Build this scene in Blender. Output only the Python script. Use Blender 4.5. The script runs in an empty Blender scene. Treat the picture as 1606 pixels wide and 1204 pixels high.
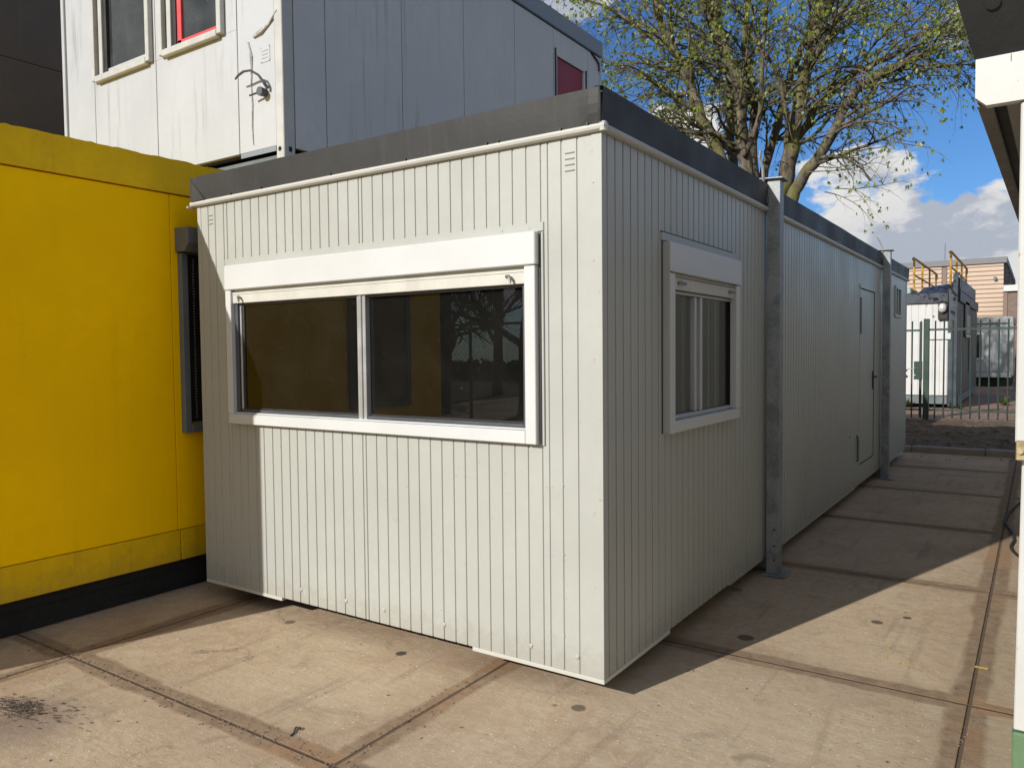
import bpy, math, random
from mathutils import Vector, Matrix, noise as mnoise
random.seed(7)
S = bpy.context.scene
COL = S.collection
D = bpy.data

# ------------------------------------------------------------------ helpers
def cr0(P, n=6):
    out = []
    for i in range(len(P)-1):
        p0, p1, p2, p3 = P[max(i-1,0)], P[i], P[i+1], P[min(i+2,len(P)-1)]
        for k in range(n):
            t = k/n
            out.append(tuple(.5*((2*b)+(-a+c_)*t+(2*a-5*b+4*c_-d)*t*t+(-a+3*b-3*c_+d)*t**3) for a,b,c_,d in zip(p0,p1,p2,p3)))
    out.append(tuple(P[-1])); return out
class MB:
    """collects geometry, build() links it as ONE mesh object"""
    def __init__(s): s.v = []; s.f = []; s.mi = []
    def quad(s, pts, m=0):
        b = len(s.v); s.v += [tuple(p) for p in pts]; s.f.append(tuple(range(b, b+len(pts)))); s.mi.append(m); return s
    def box(s, x0, x1, y0, y1, z0, z1, bev=0.0, m=0):
        if x0 > x1: x0, x1 = x1, x0
        if y0 > y1: y0, y1 = y1, y0
        if z0 > z1: z0, z1 = z1, z0
        e = min(bev, (x1-x0)*.45, (y1-y0)*.45, (z1-z0)*.45)
        b = len(s.v)
        if e <= 0:
            s.v += [(x, y, z) for x in (x0, x1) for y in (y0, y1) for z in (z0, z1)]
            F = [(0,1,3,2),(4,6,7,5),(0,4,5,1),(2,3,7,6),(0,2,6,4),(1,5,7,3)]
        else:
            X = (x0, x1); Y = (y0, y1); Z = (z0, z1); idx = {}
            for i in (0,1):
                for j in (0,1):
                    for k in (0,1):
                        sx = e if i == 0 else -e; sy = e if j == 0 else -e; sz = e if k == 0 else -e
                        for a in range(3):
                            p = [X[i]+sx, Y[j]+sy, Z[k]+sz]; p[a] = (X[i], Y[j], Z[k])[a]
                            idx[(i,j,k,a)] = len(s.v)-b; s.v.append(tuple(p))
            F = []
            for a in range(3):
                o = [q for q in range(3) if q != a]
                for q in (0,1):
                    c = []
                    for (u,w) in ((0,0),(1,0),(1,1),(0,1)):
                        t = [0,0,0]; t[a] = q; t[o[0]] = u; t[o[1]] = w; c.append(idx[(t[0],t[1],t[2],a)])
                    F.append(tuple(c))
            for a in range(3):
                o = [q for q in range(3) if q != a]
                for u in (0,1):
                    for w in (0,1):
                        t0 = [0,0,0]; t0[o[0]] = u; t0[o[1]] = w; t1 = list(t0); t1[a] = 1
                        F.append((idx[(*t0,o[0])], idx[(*t1,o[0])], idx[(*t1,o[1])], idx[(*t0,o[1])]))
            for i in (0,1):
                for j in (0,1):
                    for k in (0,1): F.append((idx[(i,j,k,0)], idx[(i,j,k,1)], idx[(i,j,k,2)]))
        for f in F: s.f.append(tuple(q+b for q in f)); s.mi.append(m)
        return s
    def tube(s, pts, rad, n=8, cap=True, m=0):
        pts = [Vector(p) for p in pts]
        if not hasattr(rad, '__len__'): rad = [rad]*len(pts)
        b = len(s.v); up = None
        for i, p in enumerate(pts):
            t = (pts[min(i+1, len(pts)-1)]-pts[max(i-1, 0)])
            if t.length < 1e-9: t = Vector((0,0,1))
            t.normalize()
            if up is None:
                up = t.orthogonal().normalized()
            else:
                up = (up - t*up.dot(t))
                up = up.normalized() if up.length > 1e-6 else t.orthogonal().normalized()
            w = t.cross(up)
            for k in range(n):
                a = 2*math.pi*k/n
                s.v.append(tuple(p + (up*math.cos(a) + w*math.sin(a))*rad[i]))
        for i in range(len(pts)-1):
            for k in range(n):
                s.f.append((b+i*n+k, b+i*n+(k+1)%n, b+(i+1)*n+(k+1)%n, b+(i+1)*n+k)); s.mi.append(m)
        if cap and n > 2:
            s.f.append(tuple(b+k for k in reversed(range(n)))); s.mi.append(m)
            s.f.append(tuple(b+(len(pts)-1)*n+k for k in range(n))); s.mi.append(m)
        return s
    def prism(s, prof, axis, a0, a1, m=0):
        """extrude a closed 2D profile along an axis ('x': prof=(y,z); 'y': (x,z); 'z': (x,y))"""
        def P(u, w, a):
            return {'x': (a,u,w), 'y': (u,a,w), 'z': (u,w,a)}[axis]
        b = len(s.v); n = len(prof)
        s.v += [P(u,w,a0) for u,w in prof] + [P(u,w,a1) for u,w in prof]
        for k in range(n): s.f.append((b+k, b+(k+1)%n, b+n+(k+1)%n, b+n+k)); s.mi.append(m)
        s.f.append(tuple(b+k for k in range(n))); s.mi.append(m)
        s.f.append(tuple(b+n+k for k in reversed(range(n)))); s.mi.append(m)
        return s
    def disc(s, c, r, z, n=14, axis='y', m=0, sx=1.0):
        pts = []
        for k in range(n):
            a = 2*math.pi*k/n; u = math.cos(a)*r*sx; w = math.sin(a)*r
            pts.append({'y': (c[0]+u, z, c[1]+w), 'x': (z, c[0]+u, c[1]+w), 'z': (c[0]+u, c[1]+w, z)}[axis])
        return s.quad(pts, m)
    def xf(s, M):
        s.v = [tuple(M @ Vector(p)) for p in s.v]; return s
    def islands(s):
        par = list(range(len(s.v)))
        def find(a):
            while par[a] != a: par[a] = par[par[a]]; a = par[a]
            return a
        for f in s.f:
            r0 = find(f[0])
            for q in f[1:]: par[find(q)] = r0
        out = {}
        for f, m in zip(s.f, s.mi):
            k = find(f[0]); o = out.setdefault(k, (MB(), {}))
            nf = []
            for q in f:
                if q not in o[1]: o[1][q] = len(o[0].v); o[0].v.append(s.v[q])
                nf.append(o[1][q])
            o[0].f.append(tuple(nf)); o[0].mi.append(m)
        return [o[0] for o in out.values()]
    def each(s, name, mat, parent=None, **kw):
        """every separate piece becomes a part of its own"""
        return [i.build(name, mat, parent, **kw) for i in s.islands()]
    def build(s, name, mat, parent=None, smooth=False, recalc=True):
        me = D.meshes.new(name); me.from_pydata(s.v, [], s.f)
        mats = mat if isinstance(mat, (list, tuple)) else [mat]
        for q in mats: me.materials.append(q)
        if len(mats) > 1: me.polygons.foreach_set('material_index', s.mi)
        if recalc:
            import bmesh
            bm = bmesh.new(); bm.from_mesh(me); bmesh.ops.recalc_face_normals(bm, faces=bm.faces); bm.to_mesh(me); bm.free()
        if smooth: me.polygons.foreach_set('use_smooth', [True]*len(me.polygons))
        me.update()
        o = D.objects.new(name, me); COL.objects.link(o)
        if parent: 
            o.parent = parent
            o.matrix_parent_inverse = chain(parent).inverted()
        return o
def chain(o):
    M = Matrix.Identity(4)
    while o: M = o.matrix_parent_inverse @ o.matrix_basis @ M if o.parent else o.matrix_basis @ M; o = o.parent
    return M
def tag(o, label=None, cat=None, group=None, kind=None):
    if label: o['label'] = label
    if cat: o['category'] = cat
    if group: o['group'] = group
    if kind: o['kind'] = kind
    return o
def thing(name, label, cat, loc=(0,0,0), group=None):
    o = D.objects.new(name, None); COL.objects.link(o); o.location = loc; o.empty_display_size = .3
    return tag(o, label, cat, group)

# ------------------------------------------------------------------ materials
class NT:
    def __init__(s, nt): s.nt = nt; s.N = nt.nodes; s.L = nt.links
    def n(s, t, **kw):
        o = s.N.new(t)
        for k, v in kw.items():
            if k in ('inp',):
                for a, b in v.items():
                    if hasattr(b, 'is_linked') or isinstance(b, bpy.types.NodeSocket): s.L.new(b, o.inputs[a])
                    else: o.inputs[a].default_value = b
            else: setattr(o, k, v)
        return o
    def math(s, op, a, b=None, c=None, clamp=False):
        o = s.N.new('ShaderNodeMath'); o.operation = op; o.use_clamp = clamp
        for i, x in enumerate((a, b, c)):
            if x is None: continue
            if isinstance(x, bpy.types.NodeSocket): s.L.new(x, o.inputs[i])
            else: o.inputs[i].default_value = x
        return o.outputs[0]
    def noise(s, vec, scale, detail=4, rough=.55, dist=0.0):
        o = s.N.new('ShaderNodeTexNoise'); s.L.new(vec, o.inputs['Vector'])
        o.inputs['Scale'].default_value = scale; o.inputs['Detail'].default_value = detail
        o.inputs['Roughness'].default_value = rough; o.inputs['Distortion'].default_value = dist
        return o.outputs['Fac']
    def ramp(s, x, a, b, lo=0., hi=1., smooth=True):
        o = s.N.new('ShaderNodeMapRange'); o.interpolation_type = 'SMOOTHSTEP' if smooth else 'LINEAR'
        s.L.new(x, o.inputs[0]); o.inputs[1].default_value = a; o.inputs[2].default_value = b
        o.inputs[3].default_value = lo; o.inputs[4].default_value = hi
        return o.outputs[0]
    def mix(s, fac, a, b, mode='MIX'):
        o = s.N.new('ShaderNodeMix'); o.data_type = 'RGBA'; o.blend_type = mode
        for i, x in ((0, fac), (6, a), (7, b)):
            if isinstance(x, bpy.types.NodeSocket): s.L.new(x, o.inputs[i])
            elif i == 0: o.inputs[i].default_value = x
            else: o.inputs[i].default_value = (*x, 1) if len(x) == 3 else x
        return o.outputs[2]
    def vscale(s, vec, sc):
        o = s.N.new('ShaderNodeVectorMath'); o.operation = 'MULTIPLY'; s.L.new(vec, o.inputs[0]); o.inputs[1].default_value = sc
        return o.outputs[0]
def newmat(name):
    m = D.materials.new(name); m.use_nodes = True; nt = m.node_tree
    T = NT(nt); b = nt.nodes['Principled BSDF']
    tc = T.n('ShaderNodeTexCoord'); return m, T, b, tc.outputs['Object']
def painted(name, col, rough=.45, var=.08, scale=3., streak=0.0, streakcol=(.12,.11,.09), spec=.5, bump=.0, metal=0., dirt=0., dirtcol=(.18,.14,.09), bscale=60., wav=0., splash=None):
    """paint with mottling, vertical rain streaks, small chips and a soft uneven surface"""
    m, T, b, v = newmat(name)
    n1 = T.noise(v, scale, 5); n2 = T.noise(v, scale*9, 3)
    c = T.mix(T.ramp(n1, .3, .7), tuple(x*(1-var) for x in col), tuple(min(1, x*(1+var)) for x in col))
    c = T.mix(T.ramp(n2, .35, .75, 0, .5), c, tuple(x*(1-var*1.2) for x in col))
    if streak > 0:
        sv = T.vscale(v, (9., 9., .55)); sn = T.noise(sv, 1.6, 6, .6)
        big = T.noise(v, .7, 2)
        k = T.math('MULTIPLY', T.ramp(sn, .52, .72), T.ramp(big, .42, .62)); k = T.math('MULTIPLY', k, streak)
        c = T.mix(k, c, streakcol)
    if dirt > 0:
        dn = T.noise(v, 38., 2, .5); k = T.math('MULTIPLY', T.ramp(dn, .70, .76), dirt)
        c = T.mix(k, c, dirtcol)
    if splash:
        z0, z1, amt, sc_ = splash; sp_ = T.n('ShaderNodeSeparateXYZ'); T.L.new(v, sp_.inputs[0])
        hgt = T.ramp(sp_.outputs[2], z0, z1, 1., 0., False)
        k = T.ramp(T.math('ADD', T.math('MULTIPLY', T.noise(v, 16., 6, .75), .75), T.math('MULTIPLY', hgt, .45)), .56, .78, 0., amt)
        c = T.mix(k, c, sc_)
        scr = T.math('MULTIPLY', T.ramp(T.noise(T.vscale(v, (3., 3., 26.)), 2.2, 3, .5, 1.2), .735, .75, 0., .5), T.ramp(T.noise(v, 1.3, 2), .5, .6))
        c = T.mix(scr, c, sc_)
    T.L.new(c, b.inputs['Base Color'])
    r = T.ramp(n1, .3, .7, rough*.85, min(1, rough*1.2)); T.L.new(r, b.inputs['Roughness'])
    b.inputs['Specular IOR Level'].default_value = spec; b.inputs['Metallic'].default_value = metal
    h = None
    if bump > 0 or wav > 0:
        hb = T.n('ShaderNodeBump', inp={'Strength': 1.0, 'Distance': 1.0})
        a = T.math('MULTIPLY', T.noise(v, bscale, 4), bump*.004)
        w = T.math('MULTIPLY', T.noise(v, 2.2, 2, .4), wav*.01)
        T.L.new(T.math('ADD', a, w), hb.inputs['Height']); T.L.new(hb.outputs[0], b.inputs['Normal'])
    return m

M = {}
M['cabin'] = painted('cabin_grey_paint', (.396,.405,.374), .36, .035, 2., streak=.10, streakcol=(.36,.35,.29), bump=.10, dirt=.35, dirtcol=(.2,.13,.07), wav=.20, spec=.35, splash=(.1,.42,.30,(.26,.22,.165)))
M['cabin_side'] = M['cabin']
M['trim'] = painted('cream_trim_paint', (.49,.485,.44), .4, .04, 3., streak=.12, streakcol=(.40,.36,.27), bump=.1, dirt=.3)
M['white'] = painted('white_enamel', (.565,.575,.57), .34, .025, 3., streak=.12, streakcol=(.55,.55,.52), bump=.05)
M['cream'] = painted('weathered_cream_slat', (.53,.52,.465), .5, .06, 6., streak=.25, streakcol=(.42,.38,.29))
M['fascia'] = painted('grey_roof_felt', (.040,.0395,.038), .55, .12, 2., streak=.45, streakcol=(.075,.073,.07), bump=.12, dirt=.2, dirtcol=(.25,.24,.22), wav=.6, spec=.25)
M['alu'] = painted('aluminium', (.55,.56,.57), .35, .05, 5., metal=.6)
M['alu_dark'] = painted('dark_frame', (.07,.075,.085), .45, .08, 5.)
M['yellow'] = painted('yellow_paint', (.96,.56,.0), .5, .05, 1.2, streak=.12, streakcol=(.55,.33,.0), bump=.15, dirt=.12, dirtcol=(.3,.2,.02), wav=.5, spec=.05)
M['yellow_dirty'] = painted('dusty_yellow_paint', (.74,.46,.004), .55, .08, 3., streak=.35, streakcol=(.30,.20,.03), bump=.3, dirt=.5, dirtcol=(.22,.15,.03), spec=.15, splash=(.2,.5,.3,(.30,.20,.04)))
M['blackbase'] = painted('black_underframe', (.018,.018,.018), .75, .3, 3., bump=.8, dirt=.3, dirtcol=(.1,.08,.06), spec=.2)
M['grey_frame'] = painted('slate_grey_paint', (.13,.145,.155), .45, .08, 3., dirt=.2)
M['whitewall'] = painted('weathered_white_panel', (.42,.44,.465), .5, .03, 1.4, streak=.6, streakcol=(.22,.23,.22), bump=.2, dirt=.5, dirtcol=(.33,.24,.17), wav=.3)
M['whiteside'] = painted('weathered_white_side', (.50,.505,.505), .5, .06, 1.1, streak=.75, streakcol=(.33,.34,.33), bump=.2, dirt=.3, dirtcol=(.25,.22,.2), wav=.3)
M['bluegrey'] = painted('blue_grey_fascia', (.20,.235,.27), .5, .08, 2., streak=.3, streakcol=(.3,.3,.3))
M['red'] = painted('dark_red_paint', (.24,.012,.03), .5, .1, 4.)
M['redframe'] = painted('bright_red_frame', (.62,.06,.07), .4, .05, 4.)
M['offwhite'] = painted('old_white_sill', (.43,.435,.42), .5, .07, 6., streak=.3, streakcol=(.3,.29,.22), dirt=.6)
M['black'] = painted('black_plastic', (.012,.012,.013), .5, .2, 4.)
M['steel'] = painted('worn_steel', (.26,.25,.24), .45, .2, 20., metal=.7)
M['darkwall'] = painted('dark_brown_cladding', (.10,.088,.078), .7, .10, 1.2, streak=.2, streakcol=(.13,.12,.11), bump=.6, spec=.2)
M['darkline'] = painted('light_joint_strip', (.24,.23,.22), .6, .05)
M['green'] = painted('green_fence_paint', (.020,.045,.031), .45, .12, 3., dirt=.3)
M['greenbase'] = painted('green_base_paint', (.10,.17,.085), .5, .1, 4., dirt=.6, dirtcol=(.4,.4,.38))
M['postwhite'] = painted('chalky_white_post', (.50,.505,.485), .5, .04, 4., streak=.35, streakcol=(.45,.43,.36), dirt=.8, dirtcol=(.35,.30,.2))
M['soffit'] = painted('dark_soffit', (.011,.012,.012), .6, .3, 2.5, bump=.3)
M['soffit_grey'] = painted('grey_soffit', (.30,.29,.26), .6, .08, 3.)
M['woodstrip'] = painted('weathered_wood_strip', (.20,.18,.155), .75, .2, 7., streak=.8, streakcol=(.34,.33,.31), bump=.8)
M['navy'] = painted('navy_steel', (.035,.045,.06), .45, .25, 4., streak=.3, streakcol=(.09,.1,.11))
M['contwhite'] = painted('container_white_sheet', (.56,.56,.55), .5, .04, 2., streak=.2, streakcol=(.5,.5,.48))
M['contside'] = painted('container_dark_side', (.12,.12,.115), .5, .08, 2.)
M['railyel'] = painted('ochre_rail_paint', (.55,.30,.04), .5, .12, 8.)
M['tarp'] = painted('black_shrink_wrap', (.05,.055,.06), .25, .5, 6., bump=1.5, bscale=9., wav=6.)
M['blueplastic'] = painted('blue_plastic', (.02,.045,.16), .4, .2, 6.)
M['rubber'] = painted('black_cable', (.02,.02,.02), .6, .2)
M['interior'] = painted('room_wall', (.27,.28,.235), .8, .05, 2.)
M['interior_floor'] = painted('room_floor', (.10,.085,.065), .6, .15, 2.)
M['ochre'] = painted('ochre_wood', (.20,.135,.05), .6, .12, 5.)
M['bulb'] = painted('frosted_lamp_glass', (.5,.49,.45), .3, .05)
M['clip'] = painted('brass_latch', (.42,.34,.20), .4, .2, 30., metal=.5)
M['caulk'] = painted('old_sealant', (.42,.42,.41), .6, .3, 30., bump=1.5)

# galvanised steel
def galv():
    m, T, b, v = newmat('galvanised_steel')
    vo = T.n('ShaderNodeTexVoronoi', feature='F1'); vo.inputs['Scale'].default_value = 46.; vo.inputs['Randomness'].default_value = 1.
    T.L.new(v, vo.inputs['Vector'])
    big = T.noise(v, 5., 4, .6, .6)
    sp = T.noise(T.vscale(v, (1,1,.6)), 34., 3, .6)
    base = T.mix(T.ramp(big, .35, .65), (.17,.185,.195), (.29,.305,.31))
    base = T.mix(T.ramp(vo.outputs['Distance'], .0, .6, .25, 0.), base, (.5,.52,.53))
    base = T.mix(T.ramp(sp, .66, .72, 0, .75), base, (.55,.57,.57))
    T.L.new(base, b.inputs['Base Color']); b.inputs['Metallic'].default_value = .25
    T.L.new(T.ramp(big, .3, .7, .42, .6), b.inputs['Roughness'])
    return m
M['galv'] = galv()

# glass: Fresnel mirror over tinted clear pane, with a thin film of dust
def glass(name, tint=(.30,.30,.25), dust=.05, refl=1.6, dustcol=(.5,.48,.42)):
    m = D.materials.new(name); m.use_nodes = True; T = NT(m.node_tree); T.N.clear()
    out = T.n('ShaderNodeOutputMaterial'); tc = T.n('ShaderNodeTexCoord'); v = tc.outputs['Object']
    fr = T.n('ShaderNodeFresnel', inp={'IOR': refl})
    tr = T.n('ShaderNodeBsdfTransparent', inp={'Color': (*tint, 1)})
    gl = T.n('ShaderNodeBsdfGlossy', inp={'Roughness': .0, 'Color': (.93,.95,.97,1)})
    mx = T.n('ShaderNodeMixShader'); T.L.new(fr.outputs[0], mx.inputs[0]); T.L.new(tr.outputs[0], mx.inputs[1]); T.L.new(gl.outputs[0], mx.inputs[2])
    df = T.n('ShaderNodeBsdfDiffuse', inp={'Color': (*dustcol, 1)})
    film = T.ramp(T.noise(v, 2.4, 5, .65), .35, .75, dust*.5, dust)
    spk = T.ramp(T.noise(v, 85., 2, .5), .71, .75, 0., dust*7)
    m2 = T.n('ShaderNodeMixShader'); T.L.new(T.math('ADD', film, spk, clamp=True), m2.inputs[0])
    T.L.new(mx.outputs[0], m2.inputs[1]); T.L.new(df.outputs[0], m2.inputs[2]); T.L.new(m2.outputs[0], out.inputs[0])
    return m
M['glass'] = glass('tinted_window_glass', (.30,.335,.30), .02, 1.56)
M['glass_side'] = glass('side_window_glass', (.45,.45,.41), .05, 1.75)
M['glass_dusty'] = glass('dusty_window_glass', (.10,.12,.12), .10, 1.45, (.45,.5,.52))

# bark
def bark():
    m, T, b, v = newmat('tree_bark')
    n1 = T.noise(T.vscale(v, (1,1,.35)), 9., 6, .65); n2 = T.noise(v, 1.6, 4); n3 = T.noise(v, 30., 3)
    c = T.mix(T.ramp(n1, .35, .65), (.055,.045,.034), (.17,.145,.11))
    c = T.mix(T.ramp(n2, .46, .62, 0, .75), c, (.15,.145,.045))
    c = T.mix(T.ramp(n3, .6, .75, 0, .5), c, (.22,.20,.16))
    T.L.new(c, b.inputs['Base Color']); b.inputs['Roughness'].default_value = .9; b.inputs['Specular IOR Level'].default_value = .15
    bp = T.n('ShaderNodeBump', inp={'Strength': 1., 'Distance': .05}); T.L.new(n1, bp.inputs['Height']); T.L.new(bp.outputs[0], b.inputs['Normal'])
    return m
M['bark'] = bark()
def leafmat(name, c1, c2, c3):
    m = D.materials.new(name); m.use_nodes = True; T = NT(m.node_tree); T.N.clear()
    out = T.n('ShaderNodeOutputMaterial'); g = T.n('ShaderNodeNewGeometry'); tc = T.n('ShaderNodeTexCoord')
    r = g.outputs['Random Per Island']; n = T.noise(tc.outputs['Object'], 1.3, 3)
    c = T.mix(r, c1, c2); c = T.mix(T.ramp(n, .45, .65), c, c3)
    df = T.n('ShaderNodeBsdfDiffuse'); tl = T.n('ShaderNodeBsdfTranslucent'); gs = T.n('ShaderNodeBsdfGlossy', inp={'Roughness': .45, 'Color': (.8,.8,.8,1)})
    T.L.new(c, df.inputs[0]); T.L.new(c, tl.inputs[0])
    a = T.n('ShaderNodeMixShader', inp={0: .4}); T.L.new(df.outputs[0], a.inputs[1]); T.L.new(tl.outputs[0], a.inputs[2])
    b = T.n('ShaderNodeMixShader', inp={0: .05}); T.L.new(a.outputs[0], b.inputs[1]); T.L.new(gs.outputs[0], b.inputs[2])
    T.L.new(b.outputs[0], out.inputs[0]); return m
M['leaf'] = leafmat('young_chestnut_leaf', (.16,.22,.02), (.33,.36,.035), (.10,.16,.025))
M['weed'] = leafmat('weed_leaf', (.08,.14,.02), (.14,.2,.03), (.06,.1,.02))
M['dryleaf'] = leafmat('dry_leaf', (.30,.20,.07), (.16,.10,.05), (.42,.30,.08))
M['husk'] = painted('dry_plant_shreds', (.075,.055,.042), .9, .5, 30.)

# concrete paving: 2 m slabs with steel-edged joints, rust, dirt and stains
def concrete():
    m, T, b, v = newmat('concrete_slabs')
    sx = T.n('ShaderNodeSeparateXYZ'); T.L.new(v, sx.inputs[0]); X, Y = sx.outputs[0], sx.outputs[1]
    wob = T.math('MULTIPLY', T.math('SUBTRACT', T.noise(v, 5., 4, .6), .5), .014)
    wob2 = T.math('MULTIPLY', T.math('SUBTRACT', T.noise(v, 34., 5, .75), .5), .022)
    def dist(c, off, per):
        a = T.math('DIVIDE', T.math('SUBTRACT', c, off), per)
        f = T.math('SUBTRACT', a, T.math('ROUND', a))
        return T.math('MULTIPLY', T.math('ABSOLUTE', f), per), f
    dx, _ = dist(X, -.66, 2.06); dy, _ = dist(Y, -1.05, 1.965)
    d = T.math('MINIMUM', dx, dy)
    dw = T.math('ADD', d, T.math('ADD', wob, wob2))
    fine = T.noise(v, 210., 3, .6); mid = T.noise(v, 14., 6, .7, .4); big = T.noise(v, 1.1, 5, .6, .5); streak = T.noise(T.vscale(v, (1., 7., 1)), 6., 5, .65)
    base = T.mix(T.ramp(big, .32, .68), (.54,.41,.265), (.43,.30,.18))
    base = T.mix(T.ramp(mid, .35, .72, 0, .75), base, (.58,.475,.345))
    base = T.mix(T.ramp(streak, .5, .75, 0, .35), base, (.36,.27,.185))
    mott = T.noise(v, 3.2, 7, .72, .8); base = T.mix(T.ramp(mott, .50, .72, 0, .55), base, (.27,.20,.135)); base = T.mix(T.ramp(mott, .28, .42, .5, 0), base, (.62,.56,.46))
    # slab-to-slab tone
    ix = T.math('FLOOR', T.math('DIVIDE', T.math('SUBTRACT', X, -.66), 2.06)); iy = T.math('FLOOR', T.math('DIVIDE', T.math('SUBTRACT', Y, -1.05), 1.965))
    wn = T.n('ShaderNodeTexWhiteNoise', noise_dimensions='2D'); cb = T.n('ShaderNodeCombineXYZ'); T.L.new(ix, cb.inputs[0]); T.L.new(iy, cb.inputs[1]); T.L.new(cb.outputs[0], wn.inputs['Vector'])
    base = T.mix(T.ramp(wn.outputs['Value'], 0, 1, 0, .22, False), base, (.36,.325,.27))
    # rust/pink blotches
    rust = T.noise(v, .8, 6, .65, 1.); base = T.mix(T.ramp(rust, .48, .68, 0, .6), base, (.38,.25,.16))
    # rust tide in the right-hand lane joint
    # aggregate speckles
    base = T.mix(T.ramp(fine, .60, .72, 0, .5), base, (.74,.67,.56)); base = T.mix(T.ramp(fine, .28, .40, .5, 0), base, (.22,.165,.115))
    sp = T.noise(v, 62., 2, .5); base = T.mix(T.ramp(sp, .68, .735, 0, .85), base, (.085,.065,.05))
    grain = T.noise(v, 480., 2, .6); base = T.mix(T.ramp(grain, .35, .65, 0, .35), base, (.24,.185,.13))
    tyre = T.noise(T.vscale(v, (5.5, .5, 1)), 1.7, 4, .6); base = T.mix(T.ramp(tyre, .56, .70, 0, .35), base, (.20,.155,.115))
    oil = T.noise(v, 2.1, 3, .5, .3); base = T.mix(T.ramp(oil, .68, .74, 0, .45), base, (.15,.115,.085))

    sp2 = T.noise(T.vscale(v, (1,1.3,1)), 47., 1, .5); base = T.mix(T.ramp(sp2, .705, .73, 0, .6), base, (.72,.68,.6))
    # joint bands: packed brown dirt either side of the steel angles
    lowf = T.noise(v, .9, 3)
    wid = T.math('MULTIPLY', T.ramp(lowf, .35, .65, .075, .11), T.ramp(T.noise(v, 2.5, 3, .6), .3, .7, .85, 1.15))
    band = T.math('SUBTRACT', 1., T.math('SMOOTH_MIN', 1., T.math('DIVIDE', dw, wid), .1))
    band = T.ramp(T.math('DIVIDE', dw, wid), .62, 1.0, 1., 0.)
    bandcol = T.mix(T.ramp(mid, .35, .65), (.17,.115,.072), (.28,.195,.125)); bandcol = T.mix(T.ramp(rust, .5, .6, 0, .6), bandcol, (.36,.19,.085))
    base = T.mix(T.math('MULTIPLY', band, T.ramp(T.noise(v, 8., 5, .7), .25, .55, .62, .92)), base, bandcol)
    gap = T.ramp(T.math('ADD', d, T.math('MULTIPLY', wob2, .12)), .004, .011, 1., 0.)
    base = T.mix(T.math('MULTIPLY', gap, .9), base, (.05,.035,.025))
    # soft dirt halo off the joints
    base = T.mix(T.ramp(dw, .04, .34, .28, 0.), base, (.28,.20,.135))
    # lifting sockets and oil spots
    for (cx, cy, r, k) in ((-2.13,-.04,.038,.7), (-1.22,-.04,.036,.95), (.28,1.2,.055,.8), (.86,1.87,.04,.85), (1.0,2.05,.03,.9), (-.09,-.08,.04,.75), (-.05,2.05,.05,.5), (-1.75,.3,.06,.3)):
        ddx = T.math('SUBTRACT', X, cx); ddy = T.math('SUBTRACT', Y, cy)
        q = T.math('SQRT', T.math('ADD', T.math('MULTIPLY', ddx, ddx), T.math('MULTIPLY', ddy, ddy)))
        q = T.math('ADD', q, T.math('MULTIPLY', wob2, .6))
        base = T.mix(T.ramp(q, r*.7, r, k, 0.), base, (.075,.06,.045))
    # dark purple stain bottom left
    ddx = T.math('SUBTRACT', X, -2.12); ddy = T.math('MULTIPLY', T.math('SUBTRACT', Y, -1.55), 1.2)
    q = T.math('SQRT', T.math('ADD', T.math('MULTIPLY', ddx, ddx), T.math('MULTIPLY', ddy, ddy)))
    q = T.math('ADD', q, T.math('MULTIPLY', wob, 9.)); base = T.mix(T.ramp(q, .05, .46, .62, 0.), base, (.17,.125,.11))
    # fine cracks
    vo = T.n('ShaderNodeTexVoronoi', feature='DISTANCE_TO_EDGE'); vo.inputs['Scale'].default_value = .42
    wv = T.n('ShaderNodeVectorMath', operation='ADD'); T.L.new(v, wv.inputs[0]); cw = T.n('ShaderNodeCombineXYZ'); T.L.new(T.math('MULTIPLY', wob, 22.), cw.inputs[0]); T.L.new(T.math('MULTIPLY', wob2, 8.), cw.inputs[1]); T.L.new(cw.outputs[0], wv.inputs[1])
    T.L.new(wv.outputs[0], vo.inputs['Vector'])
    base = T.mix(T.math('MULTIPLY', T.ramp(vo.outputs['Distance'], .0008, .0035, .55, 0.), T.ramp(big, .5, .6)), base, (.12,.09,.065))
    T.L.new(base, b.inputs['Base Color']); b.inputs['Roughness'].default_value = .88; b.inputs['Specular IOR Level'].default_value = .2
    h = T.math('ADD', T.math('MULTIPLY', mid, .006), T.math('MULTIPLY', fine, .0028))
    h = T.math('ADD', h, T.math('MULTIPLY', big, .008))
    h = T.math('SUBTRACT', h, T.math('MULTIPLY', gap, .012)); h = T.math('ADD', h, T.math('MULTIPLY', band, .003))
    h = T.math('ADD', h, T.math('MULTIPLY', streak, .0022))
    bp = T.n('ShaderNodeBump', inp={'Strength': .9, 'Distance': 1.}); T.L.new(h, bp.inputs['Height']); T.L.new(bp.outputs[0], b.inputs['Normal'])
    return m
M['concrete'] = concrete()
def soil(name, c1, c2, sc=6., bump=.06):
    m, T, b, v = newmat(name)
    n = T.noise(v, sc, 8, .7, .5); n2 = T.noise(v, sc*6, 4); n3 = T.noise(v, .3, 3)
    c = T.mix(T.ramp(n, .35, .65), c1, c2); c = T.mix(T.ramp(n2, .6, .75, 0, .6), c, tuple(x*1.9 for x in c2)); c = T.mix(T.ramp(n3, .4, .6, 0, .4), c, c1)
    T.L.new(c, b.inputs['Base Color']); b.inputs['Roughness'].default_value = .95; b.inputs['Specular IOR Level'].default_value = .1
    bp = T.n('ShaderNodeBump', inp={'Strength': 1., 'Distance': bump}); T.L.new(T.math('ADD', n, T.math('MULTIPLY', n2, .3)), bp.inputs['Height']); T.L.new(bp.outputs[0], b.inputs['Normal'])
    return m
M['soil'] = soil('dark_soil', (.085,.062,.044), (.20,.155,.11))
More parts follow.
